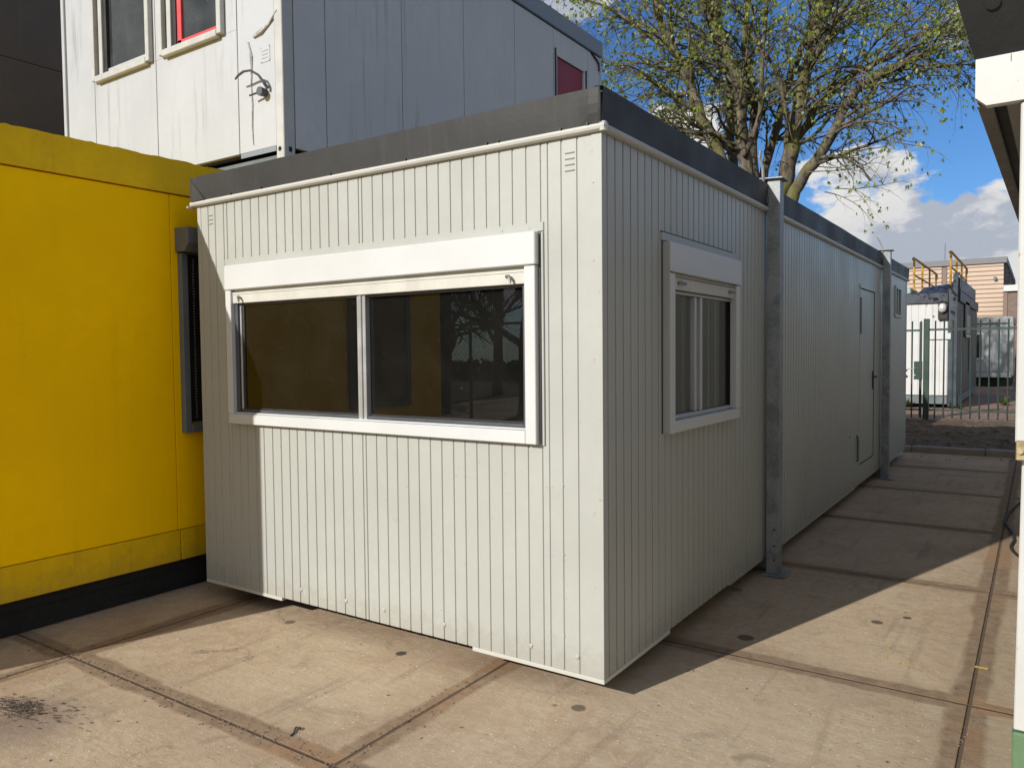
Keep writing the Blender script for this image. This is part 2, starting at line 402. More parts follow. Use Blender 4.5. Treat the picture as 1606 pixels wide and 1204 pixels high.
def brickpave():
    m, T, b, v = newmat('red_brick_paving')
    br = T.n('ShaderNodeTexBrick', inp={'Scale': 1., 'Mortar Size': .012, 'Brick Width': .22, 'Row Height': .11, 'Color1': (.30,.17,.12,1), 'Color2': (.22,.13,.10,1), 'Mortar': (.09,.07,.055,1)})
    T.L.new(v, br.inputs['Vector']); n = T.noise(v, 1.5, 5, .7)
    c = T.mix(T.ramp(n, .4, .7, 0, .7), br.outputs[0], (.27,.20,.15)); T.L.new(c, b.inputs['Base Color']); b.inputs['Roughness'].default_value = .9
    return m
M['brickpave'] = brickpave()
def brickwall():
    m, T, b, v = newmat('brown_brick_wall')
    mp = T.n('ShaderNodeMapping', inp={'Rotation': (math.pi/2, 0, 0)}); T.L.new(v, mp.inputs[0])
    br = T.n('ShaderNodeTexBrick', inp={'Scale': 1., 'Mortar Size': .012, 'Brick Width': .24, 'Row Height': .075, 'Color1': (.20,.12,.09,1), 'Color2': (.13,.08,.065,1), 'Mortar': (.2,.18,.16,1)})
    T.L.new(mp.outputs[0], br.inputs['Vector']); T.L.new(br.outputs[0], b.inputs['Base Color']); b.inputs['Roughness'].default_value = .9
    return m
M['brickwall'] = brickwall()
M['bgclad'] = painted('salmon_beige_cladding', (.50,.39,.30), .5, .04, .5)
M['bgclad_side'] = painted('shaded_brown_cladding', (.20,.13,.105), .6, .06, .5)  # darker copy of the beige cladding, side shade put into its colour
M['bggrey'] = painted('grey_parapet', (.17,.17,.18), .6, .06, 1.)

# ------------------------------------------------------------------ setting
MB().box(-90, 90, -90, 140, -.6, -.012).build('ground', M['soil'])['kind'] = 'structure'
MB().box(-14, 9, -26, 10.42, -.2, 0.).build('concrete_paving', M['concrete'])['kind'] = 'structure'
kb = MB()
for i in range(26):
    x = -16 + i*1.0
    kb.box(x, x+.992, 10.43, 10.56, -.2, .10+random.uniform(-.006,.006), .018)
o = kb.build('kerb', painted('kerb_concrete', (.27,.24,.20), .9, .15, 5., bump=1.5)); o['kind'] = 'structure'
# lumpy soil strip between the kerb and the fence
g = MB(); nx, ny = 130, 60
for j in range(ny+1):
    for i in range(nx+1):
        x = -16+26*i/nx; y = 10.565+6.0*j/ny
        e = min(1, (y-10.565)/.35)*min(1, (16.565-y)/.35)
        z = .05+.05*e*mnoise.fractal(Vector((x*1.3, y*1.3, 0)), 1., 2., 5)+.03*(y-10.5)/6*0 - .03*(1-e)
        g.v.append((x, y, z))
for j in range(ny):
    for i in range(nx):
        a = j*(nx+1)+i; g.f.append((a, a+1, a+nx+2, a+nx+1)); g.mi.append(0)
g.build('soil_strip', M['soil'], smooth=True)['kind'] = 'structure'
MB().box(-22, 14, 16.58, 44, -.3, .02).build('brick_paving', M['brickpave'])['kind'] = 'structure'

# ------------------------------------------------------------------ grooved sheet wall
def grooved(mb, u0, u1, zt, zb, grooves, holes, fn, depth=.006, w=.010, zbf=None):
    """sheet from u0 to u1 with vertical grooves; fn(u, z, d) -> xyz ; holes = [(ua,ub,za,zb)]"""
    st = [(u0, 0.)]
    for gx in sorted(grooves):
        if gx-w*.5 <= u0 or gx+w*.5 >= u1: continue
        st += [(gx-w*.5, 0.), (gx-w*.22, depth), (gx+w*.10, depth), (gx+w*.5, 0.)]
    st.append((u1, 0.))
    cuts = sorted(set([h[0] for h in holes]+[h[1] for h in holes]))
    out = [st[0]]
    for a, b in zip(st, st[1:]):
        for c in cuts:
            if a[0]+1e-5 < c < b[0]-1e-5:
                t = (c-a[0])/(b[0]-a[0]); out.append((c, a[1]+t*(b[1]-a[1])))
        out.append(b)
    out.sort(key=lambda q: q[0])
    for a, b in zip(out, out[1:]):
        if b[0]-a[0] < 1e-6: continue
        mid = (a[0]+b[0])/2; z_lo = zb if zbf is None else zbf(mid)
        spans = [(z_lo, zt)]
        for h in holes:
            if h[0] < mid < h[1]:
                ns = []
                for s0, s1 in spans:
                    if h[2] > s0: ns.append((s0, min(h[2], s1)))
                    if h[3] < s1: ns.append((max(h[3], s0), s1))
                spans = ns
        for s0, s1 in spans:
            mb.quad([fn(a[0], s0, a[1]), fn(b[0], s0, b[1]), fn(b[0], s1, b[1]), fn(a[0], s1, a[1])])
    return mb

def boarded(mb, u0, u1, zt, zb, gaps, holes, fn, w=.012, lip=.007, back=.024):
    """boards with open slots between them over a backing sheet"""
    ed = [u0]+[g for g in sorted(gaps) if u0+w < g < u1-w]+[u1]
    def spans(mid):
        sp = [(zb, zt)]
        for h in holes:
            if h[0] < mid < h[1]:
                ns = []
                for a, b in sp:
                    if h[2] > a: ns.append((a, min(h[2], b)))
                    if h[3] < b: ns.append((max(h[3], a), b))
                sp = ns
        return sp
    def strip(a, b, da, db):
        cuts = sorted(set([a, b]+[x for h in holes for x in h[:2] if min(a,b)+1e-5 < x < max(a,b)-1e-5]))
        if abs(b-a) < 1e-6:
            for p, q in spans(a): mb.quad([fn(a,p,da), fn(b,p,db), fn(b,q,db), fn(a,q,da)])
            return
        for c0, c1 in zip(cuts, cuts[1:]):
            for p, q in spans((c0+c1)/2): mb.quad([fn(c0,p,da), fn(c1,p,db), fn(c1,q,db), fn(c0,q,da)])
    for i, (a, b) in enumerate(zip(ed, ed[1:])):
        a2 = a+(w/2 if i else 0); b2 = b-(w/2 if i < len(ed)-2 else 0)
        strip(a2+.0015, b2-.0015, 0, 0); strip(a2, a2+.0015, .002, 0); strip(b2-.0015, b2, 0, .002)
        strip(a2, a2, lip, .002); strip(b2, b2, .002, lip)
    strip(u0, u1, back, back)
    return mb
# ================================================================== GREY CABIN
W, L = 3.016, 9.76
cab = thing('portable_cabin', 'long pale grey ribbed portable cabin with white shutter window facing the yard', 'cabin', (0, 0, 0))
gx = [-2.985,-2.905,-2.831,-2.742,-2.707,-2.626,-2.552,-2.468,-2.387,-2.304,-2.225,-2.146,-2.075,-1.998,-1.92,-1.84,-1.765,-1.687,-1.605,-1.522,-1.496,-1.415,-1.337,-1.26,-1.18,-1.104,-1.023,-.945,-.866,-.791,-.715,-.639,-.559,-.482,-.403,-.321,-.282,-.208,-.124,-.042]
FH = (-2.645, -.39, 1.235, 2.10)
def zbf(u):
    return .122
mb = grooved(MB(), -W+.004, -.004, 2.66, .122, gx, [FH], lambda u, z, d: (u, d, z), zbf=zbf)
mb.build('front_wall', M['cabin'], cab, recalc=False)
SH = (.74, 1.835, 1.235, 2.10)
gy = [.055+.0825*i for i in range(30) if .055+.0825*i < 2.5]
mb = boarded(MB(), .004, 2.52, 2.66, .122, gy, [SH], lambda u, z, d: (-d, u, z))
gy2 = [2.66+.083*i for i in range(41)]
mb2 = boarded(mb, 2.535, 6.06, 2.66, .122, gy2, [], lambda u, z, d: (-d, u, z))
DH = (6.14, 7.03, .34, 2.31)
grooved(mb, 6.06, 7.34, 2.66, .122, [], [DH], lambda u, z, d: (-d, u, z))
BH = (8.60, 9.06, 2.09, 2.46)
grooved(mb, 7.34, L-.004, 2.66, .122, [7.40, 7.9, 8.24, 9.62], [BH], lambda u, z, d: (-d, u, z), w=.014)
mb.build('side_wall', M['cabin'], cab, recalc=False)
MB().box(-W, -W+.03, .03, L-.03, .13, 2.66).build('far_side_wall', M['cabin'], cab)
MB().box(-W, 0, L-.03, L, .13, 2.66).build('rear_wall', M['cabin'], cab)
# recessed dark seam where two halves of the cabin meet
MB().box(-.03, -.012, 2.50, 2.55, .13, 2.66).build('seam_strip', M['alu_dark'], cab)
# corner posts and base rail
c = MB()
c.box(-.050, .003, -.003, .0015, .122, 2.66, .001)
c.box(-.0015, .003, .0018, .045, .122, 2.66, .001)
c.box(-W-.003, -W+.035, -.003, .002, .122, 2.66, .001)
c.box(-.002, .003, L-.05, L, .122, 2.66, .001)
c.each('corner_trim', M['cabin'], cab)
c = MB(); c.box(-W-.004, -2.245, -.004, .03, .101, .1215, .002); c.box(-.758, .004, -.004, .03, .101, .1215, .002)
c.box(-.02, .005, .031, .77, .101, .1215, .003)
c.each('base_rail', M['trim'], cab)
c = MB()
for (y0, y1) in ((1.75, 2.5), (2.95, 5.9), (7.7, 9.5)): c.box(-.02, .003, y0, y1, .110, .1205, .002)
c.each('side_base_rail', M['cabin'], cab)
# rivets along the foot of the walls
c = MB()
for x in (-2.87,-2.62,-2.07,-1.68,-1.38,-.945,-.40,-.14):
    c.tube([(x, -.001, .20), (x, -.0035, .20), (x, -.0055, .20), (x, -.0065, .20)], [.0125, .0115, .0075, .001], 10)
for y in (.14,.62,1.1,1.9,2.3,3.1,3.8,4.6,5.4):
    c.tube([(.001, y, .20), (.005, y, .20)], [.011, .005], 8)
for z in (.9, 1.6, 2.05, 2.4, .55):
    c.tube([(-.052+.012, -.003, z), (-.040, -.0055, z)], [.005, .002], 6)
for x in (-.21,-.27,-.30,-1.52):
    for z in (.33,.72,1.05): c.tube([(x, .0, z+x*.2), (x, -.002, z+x*.2)], [.004, .002], 6)
c.each('rivet', M['cabin'], cab)
# stamped ventilation louvres
for (x0, x1) in ((-.187,-.138), (-2.90,-2.855)):
    c = MB()
    for k in range(4 if x0 > -1 else 3):
        z = 2.555-.027*k
        c.prism([(-.0005, z), (-.006, z-.003), (-.0005, z-.008)], 'x', x0, x1)
    c.build('vent_louvres', M['cabin'], cab)
# roof rail (half round), fascia, roof
rail = MB()
prof = [(.01,2.622), (-.018,2.622), (-.028,2.629), (-.032,2.640), (-.028,2.650), (-.018,2.656), (.01,2.656)]
rail.prism(prof, 'x', -W-.045, .030)
rail.box(-W-.058, -W-.045, -.046, .012, 2.612, 2.628, .003)
rail.build('roof_rail', M['trim'], cab, smooth=False)
rail = MB(); rail.prism([(-a, b) for a, b in prof], 'y', .012, 2.505); rail.prism([(-a, b) for a, b in prof], 'y', 2.64, 7.42); rail.prism([(-a, b) for a, b in prof], 'y', 7.56, L+.05)
rail.tube([(.018, -.014, 2.619), (.018, -.014, 2.659)], .017, 14)
rail.build('side_roof_rail', M['trim'], cab)
c = MB()
for x in (-2.93,-2.63,-2.33,-1.72,-1.15,-.62,-.55,-.2,-.06): c.box(x, x+.009, -.031, -.015, 2.654, 2.664)
c.each('rail_clip', M['black'], cab)
# fascia front: slightly wavy felt sheet, with a lifted seam near the corner
f = MB(); N = 60
def fy(x, z):
    t = (z-2.66)/.155
    return -.020-.010*t + .004*mnoise.noise(Vector((x*2.1, z*5, 3.))) - .010*math.exp(-((x+.03)/.05)**2)*math.sin(math.pi*t)
rows = [2.655, 2.70, 2.74, 2.78, 2.812, 2.817]
for j, z in enumerate(rows):
    for i in range(N+1):
        x = -W-.03 + (W+.035)*i/N; y = fy(x, z) if j < 5 else .02
        f.v.append((x, y, z+.003*mnoise.noise(Vector((x*1.7, 0, 9)))))
for j in range(len(rows)-1):
    for i in range(N):
        a = j*(N+1)+i; f.f.append((a, a+1, a+N+2, a+N+1)); f.mi.append(0)
f.build('front_fascia', M['fascia'], cab, smooth=False)
c = MB(); c.prism([(-W-.031,2.655),(-W-.031,2.80),(-W+.12,2.657)], 'y', -.032, -.024)
c.each('fascia_end_flap', M['fascia'], cab)
f = MB(); N = 90
rows = [2.655, 2.70, 2.74, 2.78, 2.812, 2.818]
for j, z in enumerate(rows):
    for i in range(N+1):
        y = -.030 + (L+.06)*i/N; t = (z-2.66)/.155
        x = .018+.008*t+.005*mnoise.noise(Vector((y*1.4, z*4, 8.))) if j < 5 else -.02
        f.v.append((x, y, z+.004*mnoise.noise(Vector((y*.9, 0, 4)))))
for j in range(len(rows)-1):
    for i in range(N):
        a = j*(N+1)+i; f.f.append((a, a+1, a+N+2, a+N+1)); f.mi.append(0)
f.build('side_fascia', M['fascia'], cab)
c = MB(); c.tube([(.012,-.034,2.66), (.014,-.040,2.71), (.012,-.036,2.77), (.006,-.030,2.815)], [.007,.008,.007,.004], 8); c.build('fascia_corner_bead', M['fascia'], cab)
MB().box(-W-.02, .008, .01, L+.02, 2.662, 2.800).build('roof', M['fascia'], cab)
MB().box(-W+.03, -.03, .04, L-.04, .135, .20).build('floor', M['interior_floor'], cab)
c = MB(); 
for y in (.35, 2.3, 4.9, 7.4, 9.4):
    for x in (-2.7, -.30): c.box(x-.1, x+.1, y-.1, y+.1, 0.004, .134, .01)
c.each('support_block', M['blackbase'], cab)
# room behind the windows
c = MB()
c.quad([(-W+.04,.05,.205), (-W+.04,3.6,.205), (-W+.04,3.6,2.5), (-W+.04,.05,2.5)])
c.quad([(-W+.04,3.6,.205), (-.03,3.6,.205), (-.03,3.6,2.5), (-W+.04,3.6,2.5)])
c.quad([(-W+.04,.05,2.5), (-W+.04,3.6,2.5), (-.03,3.6,2.5), (-.03,.05,2.5)])
c.build('room_lining', M['interior'], cab, recalc=False)
c = MB(); c.box(-2.6, -1.72, 3.545, 3.59, .21, 2.25, .004); c.box(-2.68,-2.6,3.54,3.595,.21,2.33); c.box(-1.72,-1.64,3.54,3.595,.21,2.33); c.build('inner_door', M['ochre'], cab)
c = MB(); c.box(-2.92, -2.60, .25, 2.2, 1.00, 1.04, .004); c.build('inner_sill', M['interior'], cab)

# ---- front window
w = MB()
w.box(-2.690,-2.636,-.040,.004,1.260,2.046,.003)      # left guide rail
w.box(-.396,-.335,-.040,.004,1.196,2.046,.003)        # right guide rail
w.box(-2.690,-.398,-.038,.004,1.196,1.260,.003)       # sill
w.box(-2.634,-.398,-.026,.004,1.262,1.270,.001)
win = w.build('window', M['white'], cab)
w = MB(); w.box(-2.690,-.330,-.046,.004,2.050,2.206,.005); w.build('shutter_box', M['white'], win)
w = MB()
w.box(-2.634,-.398,-.026,-.010,1.964,2.034,.003); w.box(-2.634,-.398,-.029,-.008,2.020,2.027,.001); w.box(-2.634,-.398,-.012,.0,2.036,2.05); w.build('shutter_bar', M['cream'], win)
for x in (-.475, -2.545):
    h = MB(); h.tube([(x-.03,-.030,2.004), (x-.006,-.042,2.003), (x+.004,-.052,1.994), (x+.012,-.054,1.970)], [.007,.008,.008,.005], 8); h.box(x-.034,x-.018,-.030,-.025,1.996,2.012); h.build('handle', M['steel'], win)
w = MB()
w.box(-2.634,-2.604,-.012,.05,1.272,1.965,.002); w.box(-.424,-.398,-.010,.05,1.272,1.965,.002)
w.box(-2.602,-.426,-.004,.05,1.272,1.288,.002); w.box(-2.602,-.426,-.004,.05,1.952,1.964,.002)
w.build('sliding_frame', M['alu_dark'], win)
w = MB(); w.box(-1.540,-1.520,-.012,.03,1.264,1.965,.002); w.box(-1.517,-1.502,-.019,.03,1.262,1.965,.002); w.box(-1.499,-1.475,-.012,.025,1.264,1.965,.002); w.build('mullion', M['alu'], win)
w = MB(); w.box(-2.595,-2.581,-.003,.03,1.29,1.951,.002); w.build('inner_channel', M['alu'], win)
w = MB(); w.box(-2.578,-2.560,.004,.02,1.29,1.951); w.box(-2.560,-1.545,.004,.010,1.29,1.298); w.box(-1.472,-.428,.014,.022,1.29,1.297); w.each('rubber_seal', M['rubber'], win)
w = MB(); w.quad([(-2.60,.010,1.285), (-1.53,.010,1.285), (-1.53,.010,1.96), (-2.60,.010,1.96)]); w.build('pane', M['glass'], win, recalc=False)
w = MB(); w.quad([(-1.48,.023,1.285), (-.42,.023,1.285), (-.42,.023,1.96), (-1.48,.023,1.96)]); w.build('pane', M['glass'], win, recalc=False)
w = MB(); w.box(-2.735,-.305,-.007,.0,2.208,2.252,.002); w.box(-.318,-.306,-.010,.0,1.19,2.205,.002)
w.build('flashing', M['cabin'], win)
w = MB(); w.box(-.3275,-.3195,-.012,.001,1.2,2.2); w.build('gasket', M['rubber'], win)
# ---- side window
w = MB()
w.box(-.004,.040,.692,.762,1.197,2.046,.003); w.box(-.004,.040,1.770,1.845,1.262,2.046,.003)
w.box(-.004,.039,.764,1.845,1.197,1.260,.003)
win = w.build('window', M['white'], cab)
w = MB(); w.box(-.004,.040,.683,.6905,1.197,2.205,.002); w.build('side_cheek', M['cabin'], win)
w = MB(); w.box(-.004,.046,.692,1.850,2.052,2.208,.004); w.box(.046,.050,.70,1.850,2.052,2.062,.001); w.build('shutter_box', M['white'], win)
w = MB(); w.box(.006,.024,.764,1.768,1.964,2.030,.003); w.box(.002,.018,.764,1.768,2.033,2.050,.002); w.build('shutter_bar', M['cream'], win)
for y in (.86, 1.69):
    h = MB(); h.tube([(.026,y-.03,2.0), (.040,y-.01,2.0), (.048,y+.03,1.998)], [.008,.010,.007], 8); h.build('handle', M['steel'], win)
w = MB(); w.box(-.05,.004,.764,.785,1.266,1.963,.002); w.box(-.012,.004,1.812,1.845,1.266,1.963,.002); w.box(-.05,.004,.785,1.80,1.262,1.284,.002); w.box(-.05,-.002,.785,1.80,1.945,1.963,.002)
w.build('sliding_frame', M['alu'], win)
w = MB(); w.box(-.04,-.004,1.155,1.185,1.286,1.943,.002); w.box(-.05,-.02,1.187,1.225,1.286,1.943); w.box(-.04,.002,1.226,1.262,1.286,1.943,.002); w.build('mullion', M['alu'], win)
w = MB(); w.box(-.05,-.03,1.80,1.812,1.286,1.943); w.box(-.045,-.035,1.187,1.225,1.29,1.94); w.each('rubber_seal', M['rubber'], win)
w = MB(); w.quad([(-.030,.78,1.286), (-.030,1.17,1.286), (-.030,1.17,1.945), (-.030,.78,1.945)]); w.build('pane', M['glass_side'], win, recalc=False)
w = MB(); w.quad([(-.018,1.24,1.286), (-.018,1.805,1.286), (-.018,1.805,1.945), (-.018,1.24,1.945)]); w.build('pane', M['glass_side'], win, recalc=False)
w = MB(); w.box(0,.012,.66,1.86,2.212,2.254,.002); w.build('flashing', M['cabin'], win)
w = MB(); w.box(0,.004,.655,1.80,2.2555,2.262); w.box(0,.004,.668,.676,1.2,2.25); w.build('shadow_gap_strip', M['rubber'], win)  # black strips stand in for the shadow line around the flashing
w = MB(); w.tube(cr0([(-.045,1.02,1.95),(-.045,1.07,1.8),(-.045,1.06,1.55),(-.045,1.03,1.30)]), .003, 5); w.build('blind_cord', M['trim'], win)
# ---- door in the long side
w = MB(); w.box(-.022,-.004,6.15,7.02,.345,2.30,.004); dr = w.build('door', M['cabin'], cab)
w = MB(); w.box(-.001,.004,6.10,6.135,.34,2.34); w.box(-.001,.004,7.035,7.06,.34,2.34); w.box(-.002,.012,6.08,7.08,2.305,2.345,.002); w.build('door_frame', M['cabin'], dr)
w = MB(); w.box(-.004,.012,6.12,6.17,1.80,2.20,.003); w.build('hinge', M['alu_dark'], dr)
w = MB(); w.box(-.004,.010,6.12,6.16,.40,.62,.003); w.build('hinge', M['cabin'], dr)
w = MB(); w.box(-.003,.006,6.93,6.965,1.15,1.37,.003); w.tube([(.006,6.947,1.30), (.045,6.947,1.30), (.05,6.93,1.30), (.05,6.80,1.298)], .009, 8); w.build('handle', M['black'], dr)
w = MB(); w.box(.0,.008,5.58,5.6,.70,.71); w.tube([(.004,5.97,.69), (.015,5.97,.66), (.015,5.975,.42), (.004,5.98,.40)], .008, 8); w.each('drip_stay', M['alu_dark'], cab)
c = MB()
for k in range(5): c.box(.0,.006,7.27,7.31,2.52-.05*k,2.535-.05*k)
c.each('side_louvre', M['cabin'], cab)
# ---- small high window
w = MB(); w.box(-.01,.02,8.56,8.61,2.06,2.49,.003); w.box(-.01,.02,9.05,9.10,2.06,2.49,.003); w.box(-.01,.02,8.61,9.05,2.06,2.10,.003); w.box(-.01,.02,8.61,9.05,2.45,2.49,.003); w.box(-.01,.014,8.81,8.85,2.10,2.45,.002)
win = w.build('window', M['cabin'], cab)
w = MB(); w.quad([(-.004,8.61,2.10), (-.004,9.05,2.10), (-.004,9.05,2.45), (-.004,8.61,2.45)]); w.build('pane', M['glass_dusty'], win, recalc=False)

# ================================================================== STEEL COLUMNS against the cabin
def column(y, label, strap):
    t = thing('steel_column', label, 'steel column', (.07, y, 0), 'galvanised columns bolted to the cabin side')
    c = MB(); x0, x1 = .022, .110; y1 = y+.10
    # channel: web facing the yard, flanges back
    c.box(x0, x1, y, y+.006, .02, 2.838, .001); c.box(x1-.006, x1, y+.0062, y1, .02, 2.838, .001); c.box(x0, x0+.006, y+.0062, y1, .02, 2.838, .001); c.build('post', M['galv'], t)
    c = MB(); c.box(-.03, .135, y-.03, y+.14, 2.846, 2.856, .002); c.xf(Matrix.Translation((0,0,2.85)) @ Matrix.Rotation(.05, 4, 'Y') @ Matrix.Translation((0,0,-2.85))); c.build('cap_plate', M['galv'], t)
    c = MB(); c.box(.0, .165, y-.04, y+.13, .004, .016, .002); c.build('base_plate', M['galv'], t)
    c = MB(); c.box(-.14, .032, y+.10, y+.20, .017, .115, .01); c.build('foot_block', M['galv'], t)
    c = MB(); c.tube(strap, .008 if y > 5 else .011, 6); c.build('tie_wire', M['galv'], t)
    c = MB()
    for z in (.12,.22,.34): c.tube([(x1-.03,y-.0005,z), (x1-.03,y-.003,z)], .007, 8)
    c.each('bolt_hole', M['black'], t)
    c = MB(); c.box(-.01, .033, y-.03, y-.004, 2.67, 2.72, .003); c.build('bracket', M['alu_dark'], t)
    return t
column(2.50, 'nearer galvanised steel column beside the shuttered side window', [(.0,2.49,2.75), (.0,2.47,2.86), (-.004,2.47,2.93), (-.025,2.47,2.99), (-.018,2.47,3.05)])
column(7.43, 'farther galvanised steel column beyond the grey cabin door', [(.02,7.42,2.75), (.02,7.42,2.87), (.0,7.42,2.93), (-.04,7.42,3.01)])

# ================================================================== YELLOW CONTAINER
yc = thing('yellow_container', 'yellow site container with black base and grey shuttered side window', 'container', (-6, -1, 0))
YX = -3.28
c = MB()
c.box(-9.3, YX-.002, -2.80, -.038, .43, 2.735, .003); c.box(-9.3, YX-.002, -.034, 1.1, .43, 2.735, .003)
c.build('wall', M['yellow'], yc)
c = MB(); c.box(-9.3, YX, -2.80, -.022, .215, .425, .004); c.box(-9.3, YX, -.016, 1.1, .215, .425, .004); c.build('bottom_rail', M['yellow_dirty'], yc)
# top rail with a ragged upper edge
f = MB(); N = 120
for i in range(N+1):
    y = -2.80+3.9*i/N; z = 2.972+.010*mnoise.noise(Vector((y*7, 1, 0)))+.008*mnoise.noise(Vector((y*31, 4, 0)))
    f.v += [(YX+.012, y, 2.742), (YX+.008, y, z), (YX-.07, y, z+.006), (-9.3, y, 2.98)]
for i in range(N):
    for k in range(3): a = i*4+k; f.f.append((a, a+4, a+5, a+1)); f.mi.append(0)
f.quad([(YX+.012,-2.8,2.742), (YX+.008,-2.8,2.97), (-9.3,-2.8,2.98), (-9.3,-2.8,2.742)]); f.quad([(YX+.012,-2.8,2.742), (YX+.012,1.1,2.742), (-9.3,1.1,2.742), (-9.3,-2.8,2.742)])
f.quad([(YX+.012,1.1,2.742), (YX+.008,1.1,2.97), (-9.3,1.1,2.98), (-9.3,1.1,2.742)])
f.build('top_rail', M['yellow_dirty'], yc)
c = MB(); c.box(-9.2, YX-.05, -2.75, 1.05, .006, .214); c.box(YX-.05, YX-.035, -2.75, 1.05, .15, .205); c.box(YX-.052, YX-.045, -.45, -.33, .06, .13)
c.build('base_frame', M['blackbase'], yc)
c = MB()
c.box(YX-.03, YX+.045, .012, .060, 1.10, 2.34, .003); c.box(YX-.03, YX+.045, .86, .90, 1.10, 2.34, .003); c.box(YX-.03, YX+.045, .06, .86, 1.10, 1.16, .003)
wn = c.build('window', M['grey_frame'], yc)
c = MB(); c.prism([(YX,2.51),(YX+.155,2.505),(YX+.155,2.40),(YX+.11,2.345),(YX,2.345)], 'y', -.005, .93); c.build('shutter_box', M['grey_frame'], wn)
c = MB(); c.box(YX-.001, YX+.006, .062, .20, 1.17, 2.34); c.box(YX+.001, YX+.012, .20, .24, 1.17, 2.34); c.build('inner_frame', M['black'], wn)
c = MB()
for k in range(56): c.box(YX+.006, YX+.010, .118, .128, 1.20+k*.02, 1.208+k*.02)
c.build('brush_strip', M['alu'], wn)
c = MB(); c.box(YX, YX+.004, .24, .86, 1.17, 2.34); c.build('pane', M['black'], wn)
# second window of the yellow container (beside the camera, seen in the reflection)
c = MB(); c.box(YX, YX+.03, -1.62, -1.57, 1.15, 2.25); c.box(YX, YX+.03, -2.32, -2.27, 1.15, 2.25); c.box(YX, YX+.03, -2.27, -1.62, 1.15, 1.2); c.box(YX, YX+.03, -2.27, -1.62, 2.2, 2.25)
wn = c.build('window', M['grey_frame'], yc)
c = MB(); c.box(YX, YX+.004, -2.27, -1.62, 1.2, 2.2); c.build('pane', M['ochre'], wn)

# ================================================================== STACKED WHITE CONTAINERS
uc = thing('upper_container', 'weathered white upper storey cabin with red trimmed windows and red side door', 'container', (-5.4, 4, 3.3))
FX0, FX1, FY = -7.20, -3.6, 1.24
def panelwall(edges, z0, z1, holes, y=FY):
    m = MB()
    for a, b in zip(edges, edges[1:]):
        segs = [(z0, z1)]; 
        m.box(a+.005, b-.005, y, y+.05, z0, z1, .003) if not any(h[0] < b-.02 and h[1] > a+.02 for h in holes) else None
        for h in holes:
            if h[0] < b-.02 and h[1] > a+.02:
                m.box(a+.005, b-.005, y, y+.05, z0, h[2], .003)
                m.box(a+.005, b-.005, y, y+.05, h[3], z1, .003)
                if h[0] > a+.03: m.box(a+.005, h[0], y, y+.05, h[2], h[3])
                if h[1] < b-.03: m.box(h[1], b-.005, y, y+.05, h[2], h[3])
    return m
edges = [-7.14, -6.585, -5.46, -4.215, -3.715]
panelwall(edges, 3.40, 6.02, [(-6.55,-5.50,4.48,5.8), (-5.34,-4.38,4.48,5.8)]).build('front_wall', M['whitewall'], uc)
c = MB(); c.box(FX0, -7.145, FY-.02, FY+.06, 3.36, 6.05, .004); c.build('corner_post', M['whitewall'], uc)
c = MB(); c.box(-3.70, -3.602, FY-.02, FY+.1, 3.28, 6.05, .006); 
cp = c.build('corner_post', M['offwhite'], uc)
c = MB(); c.disc((-3.655, 3.36), .02, FY-.0225, axis='y'); c.box(-3.601,-3.5985, FY+.03, FY+.06, 3.34, 3.38); c.each('casting_hole', M['blackbase'], cp)
c = MB(); c.box(-7.1, -3.65, FY+.05, FY+.08, 3.38, 6.0); c.box(-3.66,-3.64,FY+.1,6.85,3.38,5.8); c.build('core', M['black'], uc)
c = MB(); c.box(-4.19, -3.72, FY-.006, FY-.001, 3.355, 3.396); c.build('kick_strip', M['bluegrey'], uc)
for (x0, x1, red) in ((-6.55,-5.50,0), (-5.34,-4.38,1)):
    c = MB(); z0, z1 = 4.48, 5.8
    c.box(x0, x0+.06, FY-.05, FY, z0, z1, .004); c.box(x1-.06, x1, FY-.05, FY, z0, z1, .004); c.box(x0+.061, x1-.061, FY-.055, FY, z0-.02, z0+.045, .006); c.box(x0+.061,x1-.061,FY-.05,FY,z1-.05,z1,.004)
    c.box(x0+.10, x0+.165, FY-.02, FY+.03, z0+.046, z1-.05, .003)
    wn = c.build('window', M['offwhite'], uc)
    c = MB(); c.box(x0+.166, x0+.22, FY+.0, FY+.05, z0+.046, z1-.05); c.build('dark_jamb', M['black'], wn)
    fm = M['redframe'] if red else M['offwhite']
    c = MB(); c.box(x0+.225, x0+.29, FY+.01, FY+.04, z0+.05, z1-.05, .003) if red else None; c.box(x0+.22, x1-.06, FY+.01, FY+.04, z0+.05, z0+.11, .003); c.box(x1-.085, x1-.061, FY+.01, FY+.04, z0+.11, z1-.05); c.build('sash', fm, wn)
    c = MB(); c.quad([(x0+.22, FY+.03, z0+.09), (x1-.07, FY+.03, z0+.09), (x1-.07, FY+.03, z1-.05), (x0+.22, FY+.03, z1-.05)]); c.build('pane', M['glass_dusty'], wn, recalc=False)
    c = MB(); c.quad([(x0+.1, FY+.045, z0), (x1-.05, FY+.045, z0), (x1-.05, FY+.045, z1), (x0+.1, FY+.045, z1)]); c.build('blackout', M['navy'], wn)
